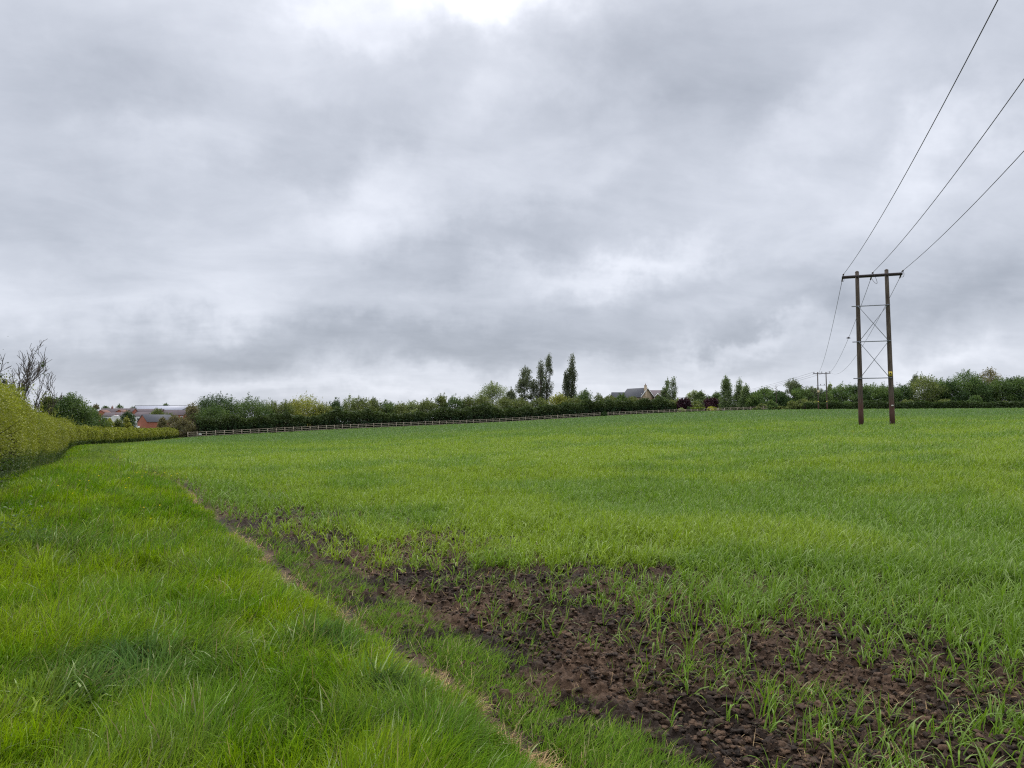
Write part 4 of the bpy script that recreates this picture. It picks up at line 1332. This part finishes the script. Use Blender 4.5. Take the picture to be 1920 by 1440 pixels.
def gable_block(root, w, l, eave, ridge, wall, roof, loc=(0, 0), rz=0.0, hip=False, over=.25, barge=None, base=0.0, wall_name='wall'):
    """ridge runs along local Y; gable faces at y = +-l/2"""
    cs, sn = math.cos(rz), math.sin(rz)
    def T(P): return [(loc[0] + x * cs - y * sn, loc[1] + x * sn + y * cs, z) for x, y, z in P]
    w2, l2 = w / 2, l / 2
    mb = MB()
    V = [(-w2, -l2, base), (w2, -l2, base), (w2, l2, base), (-w2, l2, base), (-w2, -l2, eave), (w2, -l2, eave), (w2, l2, eave), (-w2, l2, eave)]
    q = [(0, 1, 5, 4), (1, 2, 6, 5), (2, 3, 7, 6), (3, 0, 4, 7)]; t = []
    if not hip:
        V += [(0, -l2, ridge), (0, l2, ridge)]; t = [(4, 5, 8), (6, 7, 9)]
    mb.add(T(V), q, t); mb.build(wall_name, wall, root)
    mb = MB(); ov = over; k = (ridge - eave) / w2; e2 = eave - ov * k; th = .12
    yy = l2 + ov; ry = (l2 - w2 * .8) if hip else yy
    for s in (-1, 1):
        V = [(s * (w2 + ov), -yy, e2), (s * (w2 + ov), yy, e2), (0, ry, ridge), (0, -ry, ridge)]
        V = V + [(x, y, z + th) for x, y, z in V]
        mb.add(T(V), [(0, 1, 2, 3), (4, 7, 6, 5), (0, 4, 5, 1), (1, 5, 6, 2), (3, 7, 4, 0)])
    if hip:
        for s in (-1, 1):
            V = [(-(w2 + ov), s * yy, e2), ((w2 + ov), s * yy, e2), (0, s * ry, ridge)]
            V = V + [(x, y, z + th) for x, y, z in V]
            mb.add(T(V), None, [(0, 1, 2), (3, 5, 4)])
    mb.build('roof', roof, root)
    if barge is not None:
        for s in (-1, 1):
            mb = MB(); y0 = -yy - .03
            V = [(s * (w2 + ov + .02), y0, e2 - .18), (0, y0, ridge - .22), (0, y0, ridge + .13), (s * (w2 + ov + .02), y0, e2 + .14)]
            V = V + [(x, y - .06, z) for x, y, z in V]
            mb.add(T(V), [(0, 1, 2, 3), (4, 7, 6, 5), (0, 4, 5, 1), (2, 6, 7, 3)])
            mb.build('bargeboard', barge, root)


def window(root, cx, y, cz, w, h, frame=None, rows=1):
    mb = MB(); mb.box((cx, y, cz), (w, .08, h)); fr = mb.build('window', frame or M_WHITE, root)
    mb = MB(); mb.box((cx, y - .05, cz), (w - .22, .04, h - .22)); mb.build('pane', M_GLASS, fr)


def chimney(root, x, y, z0, z1, s=.75, mat=None, pots=1):
    mb = MB(); mb.box((x, y, (z0 + z1) / 2), (s, s, z1 - z0)); mb.box((x, y, z1 - .12), (s + .14, s + .14, .16)); c = mb.build('chimney', mat or M_CHIM, root)
    for k in range(pots):
        mb = MB(); xx = x + (k - (pots - 1) / 2) * .35
        mb.tube([(xx, y, z1), (xx, y, z1 + .55)], [.14, .10], 8); mb.build('chimney_pot', M_TILE_RED, c)


def at_px(px, D, py=790):
    a, _ = pdir(px, py); return a * D, D


def hz(py, D, px=960):
    return EYE + pdir(px, py)[1] * D


# stone house behind the belt
D = 236; X, Y = at_px(1209, D); zb = Z(X, Y)
h = thing('stone_house', 'cream stone house with slate roof and white bargeboards behind the belt', 'house', (X, Y, zb))
zr = hz(727.5, D) - zb; ze = hz(744, D) - zb
gable_block(h, 5.6, 9, ze, zr, M_STONE, M_SLATE, loc=(-1.7, 3.6), rz=R(34), barge=M_WHITE)
gable_block(h, 6.0, 9.5, hz(744, D) - zb, hz(731, D) - zb, M_STONE, M_TILE, loc=(4.2, 4.6), rz=R(90), hip=True, wall_name='wing_wall')
gable_block(h, 3.6, 4.5, hz(745, D) - zb, hz(734.5, D) - zb, M_STONE, M_SLATE, loc=(-7.2, 6.5), rz=R(90), wall_name='extension_wall')
gable_block(h, 1.9, 2.6, hz(743.5, D) - zb, hz(737.5, D) - zb, M_STONE, M_TILE, loc=(4.1, .8), rz=0, barge=M_WHITE, wall_name='porch_wall', over=.18)
chimney(h, .25, -.4, 1, hz(722.5, D) - zb, .72, M_STONE, 1)
window(h, -.2 + 4.4, -.56, hz(748, D) - zb, 1.0, 1.1)
window(h, 7.2, 1.5, hz(748, D) - zb, 1.2, 1.1)

# red brick gable house
D = 226; X, Y = at_px(274, D); zb = Z(X, Y)
h = thing('brick_house', 'red brick gable-ended house with dark slate roof beyond the hedge', 'house', (X, Y, zb))
gable_block(h, 5.5, 9.0, hz(791, D) - zb, hz(777.6, D) - zb, M_BRICK, M_SLATE, loc=(1.0, 4.4), rz=R(-34), over=.12)
mb = MB(); mb.box((-2.9, 1.6, 1.3), (.9, 1.2, 2.9)); mb.build('side_porch', M_RENDER, h)

# long terraces
def terrace(label, px0, px1, D, ry, ey, wall, roof, nwin, group=None, skew=0.0, depth=7, wy=None, chims=()):
    x0, _ = at_px(px0, D); x1, _ = at_px(px1, D); xm = (x0 + x1) / 2; zb = Z(xm, D); L = x1 - x0
    h = thing('terrace_house', label, 'house', (xm, D, zb), skew, group)
    e = hz(ey, D) - zb; r = hz(ry, D) - zb
    gable_block(h, depth, L, e, r, wall, roof, loc=(0, depth / 2), rz=R(90), over=.2)
    for k in range(nwin):
        window(h, -L / 2 + L * (k + .5) / nwin, -.06, e - 1.15, min(1.7, L / nwin * .5), 1.2)
    for c in chims:
        chimney(h, -L / 2 + L * c, depth / 2, r - .5, r + 1.0, .7)
    return h


terrace('white-walled terrace with brown roof left of the dark conifer', 190, 238, 330, 773.5, 780.5, M_RENDER, M_TILE, 7, chims=())
terrace('white-walled terrace with black windows right of the dark conifer', 249, 275, 318, 773, 780, M_RENDER, M_TILE, 4)
terrace('long brown-roofed terrace in the second row behind the white terraces', 184, 246, 368, 765.8, 773, M_BRICK, M_TILE, 9, chims=(.3,))
terrace('brown-roofed house row behind the light green tree', 243, 300, 372, 767, 774, M_BRICK, M_TILE, 6)
terrace('grey-brown roofed terrace below the right end of the big shed', 300, 345, 372, 769, 778, M_BRICK, M_TILE, 5)
# gable-ended brick house at the left end of the rows
D = 360; X, Y = at_px(188, D); zb = Z(X, Y)
h = thing('brick_house', 'small orange brick gable end at the left end of the terraces', 'house', (X, Y, zb))
gable_block(h, 6.0, 6, hz(776, D) - zb, hz(769, D) - zb, M_BRICK, M_TILE_RED, loc=(0, 3), over=.15)
D = 352; X, Y = at_px(223, D); zb = Z(X, Y)
h = thing('brick_house', 'reddish gabled roof rising among the brown terrace roofs', 'house', (X, Y, zb))
gable_block(h, 6.5, 7, hz(776, D) - zb, hz(768.5, D) - zb, M_BRICK, M_TILE_RED, loc=(0, 3.5), over=.2)
# white outbuilding
D = 290; X, Y = at_px(213, D); zb = Z(X, Y)
h = thing('white_outbuilding', 'small bright white building in front of the left terrace', 'outbuilding', (X, Y, zb))
gable_block(h, 1.7, 3, hz(780.6, D) - zb, hz(779.4, D) - zb, M_RENDER, M_RENDER, loc=(0, 1.5), over=.05)
chimney(h, 0, 1.5, hz(780, D) - zb, hz(777.6, D) - zb, .4)

# big shed
D = 470; x0, _ = at_px(238, D); x1, _ = at_px(340, D); xm = (x0 + x1) / 2; zb = Z(xm, D); L = x1 - x0
h = thing('industrial_shed', 'long pale grey industrial shed on the skyline behind the terraces', 'shed', (xm, D, zb))
gable_block(h, 22, L, hz(768.5, D) - zb, hz(760.3, D) - zb, M_CLAD, M_CLAD, loc=(0, 11), rz=R(90), over=.3)
mb = MB(); mb.box((0, 11, hz(760.3, D) - zb + .16), (L + .5, .7, .22)); mb.build('ridge_cap', M_SLATE, h)
mb = MB()
for k in range(12): mb.box((-L / 2 + L * (k + .5) / 12, -.02, 2.2), (.25, .14, 4.0))
mb.build('downpipes', M_SLATE, h)

# plants around the town
for (px, top, w, D, c, shp, lab, nm) in [
    (240, 771, 26, 205, DK, 'round', 'dark green conifer in front of the white terraces', 'conifer_tree'),
    (300, 765, 46, 285, OL, 'dome', 'light green rounded tree behind the brick house', 'town_tree'),
    (317, 775, 30, 262, OL, 'dome', 'olive tree above the brick house roof end', 'town_tree'),
    (305, 783, 22, 190, BR, 'dome', 'flowering brownish shrub beside the brick gable', 'town_shrub'),
    (330, 778, 34, 178, BR, 'dome', 'brown-green tree right of the brick house', 'town_tree'),
    (203, 785, 22, 180, YL, 'dome', 'low yellow-green shrub under the left terrace', 'town_shrub'),
    (222, 786, 22, 182, OL, 'dome', 'low olive shrub beneath the white outbuilding', 'town_shrub'),
    (238, 784, 18, 184, YL, 'dome', 'bright green shrub at the foot of the dark conifer', 'town_shrub'),
    (180, 758.5, 18, 440, BR, 'dome', 'brownish far tree over the left end of the terraces', 'far_tree'),
    (198, 761, 20, 520, MD, 'dome', 'low grey-green far tree on the skyline', 'far_tree'),
    (225, 758, 24, 500, MD, 'dome', 'domed far tree just left of the big shed', 'far_tree'),
    (311, 756.5, 20, 540, MD, 'dome', 'domed far tree rising behind the big shed roof', 'far_tree'),
    (250, 762, 18, 440, GB, 'round', 'thin pale tree in front of the left end of the big shed', 'far_tree'),
    (352, 762, 14, 200, BR, 'cone', 'bare-topped brown tree at the right end of the big shed', 'town_tree'),
]:
    tree(nm, lab, px, top, w * 1.1, D, *c, shape=shp, n=1500 if D < 300 else 700, tips=34 if D < 300 else 20, crown0=.04, clump=.2, cat='shrub' if 'shrub' in nm else 'tree')
# lamp post among the terraces
X, Y = at_px(228, 300); zb = Z(X, Y); zt = hz(770, 300)
h = thing('lamp_post', 'thin pale lamp post in front of the terraces', 'lamp post', (X, Y, zb))
mb = MB(); mb.tube([(0, 0, 0), (0, 0, zt - zb)], [.09, .06], 6); mb.build('column', M_CLAD, h)
mb = MB(); mb.box((.35, 0, zt - zb), (.7, .16, .1)); mb.build('lamp_head', M_CLAD, h)

# ------------------------------------------------------------------ power line
def pole_mat():
    m, nt = _mat('creosoted_pole')
    tc = nt.nodes.new('ShaderNodeTexCoord'); mp = nt.nodes.new('ShaderNodeMapping'); mp.inputs['Scale'].default_value = (9, 9, .7)
    nt.links.new(tc.outputs['Object'], mp.inputs[0])
    n = nt.nodes.new('ShaderNodeTexNoise'); n.inputs['Scale'].default_value = 3; n.inputs['Detail'].default_value = 8; nt.links.new(mp.outputs[0], n.inputs['Vector'])
    r = nt.nodes.new('ShaderNodeValToRGB'); r.color_ramp.elements[0].position = .35; r.color_ramp.elements[1].position = .68
    r.color_ramp.elements[0].color = (.030, .021, .016, 1); r.color_ramp.elements[1].color = (.125, .097, .07, 1)
    nt.links.new(n.outputs[0], r.inputs[0])
    # redder treated butt near the ground
    sp = nt.nodes.new('ShaderNodeSeparateXYZ'); nt.links.new(tc.outputs['Object'], sp.inputs[0])
    mr = nt.nodes.new('ShaderNodeMapRange'); mr.inputs[1].default_value = 1.2; mr.inputs[2].default_value = 2.0; mr.inputs[3].default_value = .8; mr.inputs[4].default_value = 0
    nt.links.new(sp.outputs[2], mr.inputs[0])
    mx = nt.nodes.new('ShaderNodeMix'); mx.data_type = 'RGBA'; nt.links.new(mr.outputs[0], mx.inputs[0]); nt.links.new(r.outputs[0], mx.inputs[6]); mx.inputs[7].default_value = (.085, .032, .022, 1)
    p = nt.nodes.new('ShaderNodeBsdfPrincipled'); p.inputs['Roughness'].default_value = .85; nt.links.new(mx.outputs[2], p.inputs['Base Color'])
    b = nt.nodes.new('ShaderNodeBump'); b.inputs['Strength'].default_value = .6; b.inputs['Distance'].default_value = .01
    nt.links.new(n.outputs[0], b.inputs['Height']); nt.links.new(b.outputs[0], p.inputs['Normal'])
    o = nt.nodes.new('ShaderNodeOutputMaterial'); nt.links.new(p.outputs[0], o.inputs[0])
    return m


M_POLE = pole_mat()
M_STEEL = noise_mat('galvanised_steel', (.16, .17, .19), (.27, .28, .30), 14, .5, .1, metallic=.3)
M_ARM = noise_mat('brown_steel', (.035, .028, .03), (.07, .055, .055), 10, .7, .2)
M_WIRE = noise_mat('conductor', (.055, .045, .06), (.09, .08, .09), 10, .5, 0)
M_INS = noise_mat('insulator', (.05, .035, .03), (.10, .07, .06), 10, .3, 0, spec=.5)
M_YEL = noise_mat('yellow_sign', (.45, .36, .05), (.58, .46, .08), 3, .5, .05)
M_BLK = noise_mat('black_mark', (.01, .01, .01), (.02, .02, .02), 3, .6, 0)
M_BUFF = noise_mat('buff_sign', (.48, .38, .22), (.62, .50, .30), 3, .6, .05)
M_PALE = noise_mat('pale_plate', (.5, .5, .45), (.6, .6, .55), 3, .6, .05)


def h_pole(label, px0, px1, D, top_py, armw, second=False):
    """two legs, twin cross arm, X bracing; local X along the arm, facing across the line"""
    xa, _ = at_px(px0, D); xb, _ = at_px(px1, D)
    rz = -math.atan(.36)
    xm = (xa + xb) / 2
    zb = Z(xm, D); H = hz(top_py, D) - zb
    half = (xb - xa) / 2 / math.cos(rz)
    root = thing('h_pole', label, 'power pole', (xm, D, zb), rz, 'wooden power poles')
    wx = lambda lx, ly=0.0: (xm + lx * math.cos(rz) - ly * math.sin(rz), D + lx * math.sin(rz) + ly * math.cos(rz))
    foot = []
    for s in (-1, 1):
        fx, fy = wx(s * half); zf = Z(fx, fy) - zb - .3; foot.append(zf)
        mb = MB(); t = np.linspace(0, 1, 9)
        lean = .10 if s > 0 else .02
        mb.tube([(s * half + lean * (1 - k), 0, zf + (H + .12 * 0 - zf) * k) for k in t], .155 - .045 * t, 14)
        mb.tube([(s * half, 0, H), (s * half, 0, H + .03), (s * half, 0, H + .07)], [.118, .10, .04], 14)
        mb.build('pole', M_POLE, root, smooth=False)
    za = H - .28
    mb = MB()
    for y in (-.15, .15):
        mb.box((0, y, za), (armw, .06, .125))
    for x in (-armw / 2 + .02, armw / 2 - .02): mb.box((x, 0, za), (.06, .23, .12))
    mb.build('cross_arm', M_ARM, root)
    for s in (-1, 1):
        for zz in (za + .03, za - .03):
            mb = MB(); mb.tube([(s * half * .99 + .05, -.22, zz), (s * half * .99 + .05, .22, zz)], .013, 6); mb.build('bolt', M_STEEL, root)
    levels = [H - (H * f) for f in ((.225, .455, .69) if not second else (.34, .47))]
    for z in levels:
        mb = MB(); mb.box((0 - .12, -.17, z), (2 * half + .50, .04, .055)); mb.build('brace', M_STEEL, root)
    if not second:
        for z1, z0 in zip(levels[:-1], levels[1:]):
            for s in (-1, 1):
                mb = MB(); mb.tube([(-s * half, -.16 - .02 * s, z1), (s * half, -.16 - .02 * s, z0)], .019, 6); mb.build('diagonal', M_STEEL, root)
    else:
        for s in (-1, 1):
            mb = MB(); mb.tube([(-s * half * .8, -.2 - .02 * s, levels[1]), (s * half * .3, -.2 - .02 * s, levels[1] - .9)], .02, 6); mb.build('diagonal', M_STEEL, root)
    return root, wx, zb, H, half, za


P1, wx1, zb1, H1, half1, za1 = h_pole('near wooden H-shaped power pole standing in the crop', 1618, 1665.5, 45, 508.5, 3.34)
# warning signs
mb = MB(); mb.box((half1 + .04, -.205, H1 * .335), (.20, .012, .28)); sg = mb.build('warning_sign', M_YEL, P1)
mb = MB()
z_ = H1 * .335
mb.add([(half1 + .04, -.215, z_ + .09), (half1 - .02, -.215, z_ - .03), (half1 + .10, -.215, z_ - .03)], None, [(0, 1, 2)])
mb.build('symbol', M_BLK, sg)
mb = MB(); mb.box((half1 + .10, -.17, H1 * .135), (.13, .012, .08)); mb.build('number_plate', M_PALE, P1)

P2, wx2, zb2, H2, half2, za2 = h_pole('far wooden H-shaped power pole in front of the right tree belt', 1536, 1549.7, 178, 698, 3.9, True)
mb = MB(); mb.box((-half2 + .1, -.2, H2 * .5), (.5, .02, .55)); mb.build('warning_sign', M_BUFF, P2)
for s in (-1, 1):
    mb = MB(); mb.box((s * half2 + .03, -.18, H2 * .24), (.24, .02, .24)); mb.build('tag', M_YEL, P2)

# insulators on the near pole: tension strings both ways at each phase, with jumper loops
ends_back = []; ends_fwd = []
phx = [-1.63, 0.0, 1.63]
for i, lx in enumerate(phx):
    for d in (-1, 1):
        mb = MB()
        y0, y1 = d * .2, d * .68
        zz = za1 + (.10 if d < 0 else -.02)
        pts = [(lx, y0, zz), (lx, y1, zz - (.02 if d < 0 else .10))]
        mb.tube(pts, .018, 6)
        for k in np.linspace(.2, .95, 7):
            c = np.array(pts[0]) * (1 - k) + np.array(pts[1]) * k; dv = np.array(pts[1]) - np.array(pts[0]); dv /= np.linalg.norm(dv)
            mb.tube([c - dv * .018, c, c + dv * .018], [.02, .045, .02], 8)
        mb.build('insulator', M_INS, P1)
        w = wx1(lx, y1)
        (ends_back if d < 0 else ends_fwd).append(np.array([w[0], w[1], zb1 + pts[1][2]]))
    mb = MB(); t = np.linspace(0, math.pi, 14)
    dp = (.28, .55, .22)[i]; sx = (.05, .28, .1)[i]
    mb.tube([(lx + sx * math.sin(k), -.66 * math.cos(k), za1 + .05 - dp * math.sin(k)) for k in t], .012, 6)
    mb.build('jumper', M_WIRE, P1)
for lx in (-1.75, 0, 1.75):     # pin insulators on the far pole
    mb = MB(); mb.tube([(lx, 0, za2 + .08), (lx, 0, za2 + .22), (lx, 0, za2 + .26), (lx, 0, za2 + .38), (lx, 0, za2 + .46)], [.03, .03, .11, .12, .05], 8)
    mb.build('insulator', M_INS, P2)
for lx in (-.35, .5):
    mb = MB(); mb.tube([(lx, -.2, H2 * .66), (lx, -.2, H2 * .66 + .15), (lx, -.2, H2 * .66 + .32)], [.03, .09, .05], 8); mb.build('insulator', M_INS, P2)


def wire(label, pts, r, group):
    pts = np.array(pts); mb = MB()
    o = pts[0].copy()
    mb.tube(pts - o, r, 6)
    ob = mb.build('overhead_wire', M_WIRE); ob.location = o
    ob['label'] = label; ob['category'] = 'wire'; ob['group'] = group
    return ob


exits = [pdir(1871, 0), pdir(1920, 148), pdir(1920, 283)]
NM = ['leftmost', 'middle', 'rightmost']
sl = .345
for i in range(3):
    A = ends_back[i]; ex, ez = exits[i]
    t = (ex * A[1] - A[0]) / (ex - sl)
    hx = EYE + ez * (A[1] - t)
    c = .0016
    b_ = (A[2] - hx + c * t * t) / t
    tt = np.linspace(0, 75, 60)
    wire('%s of the three wires running overhead from the near pole' % NM[i], [(A[0] - sl * k, A[1] - k, A[2] - b_ * k + c * k * k) for k in tt], .013, 'wires overhead')
for i in range(3):
    A = ends_fwd[i]; w = wx2((-1.75, 0, 1.75)[i], 0); B = np.array([w[0], w[1], zb2 + za2 + .4])
    q = np.linspace(0, 1, 50)
    sg_ = 2.6
    pts = [A + (B - A) * k - np.array([0, 0, 4 * sg_ * k * (1 - k)]) for k in q]
    ob = wire('%s of the three wires between the near and far poles' % NM[i], pts, .014, 'wires between the poles')
    if i == 1:
        mb = MB(); k = .18; p = A + (B - A) * k - np.array([0, 0, 4 * sg_ * k * (1 - k)]) - A
        mb.tube([p + np.array([-.18, 0, .0]), p + np.array([0, 0, .05]), p + np.array([.18, 0, 0])], [.03, .10, .03], 8); mb.build('marker', M_WIRE, ob)
# third pole, behind the trees, and the wires to it
X3, Y3 = at_px(1258, 330); zb3 = Z(X3, Y3)
h = thing('h_pole', 'distant wooden power pole mostly hidden behind the birches', 'power pole', (X3, Y3, zb3), 0, 'wooden power poles')
z3 = hz(744, 330) - zb3
for s in (-1, 1):
    mb = MB(); mb.tube([(s * .9, 0, -.2), (s * .9, 0, z3)], [.15, .11], 8); mb.build('pole', M_POLE, h)
mb = MB(); mb.box((0, 0, z3 - .2), (3.8, .12, .16)); mb.build('cross_arm', M_ARM, h)
for i in range(3):
    w = wx2((-1.75, 0, 1.75)[i], 0); A = np.array([w[0], w[1], zb2 + za2 + .4]); B = np.array([X3 + (-1.8, 0, 1.8)[i], Y3, zb3 + z3 - .1])
    pts = [A + (B - A) * k - np.array([0, 0, 4 * 2.4 * k * (1 - k)]) for k in np.linspace(0, 1, 40)]
    wire('%s of the faint wires leading left from the far pole' % NM[i], pts, .022, 'faint far wires')
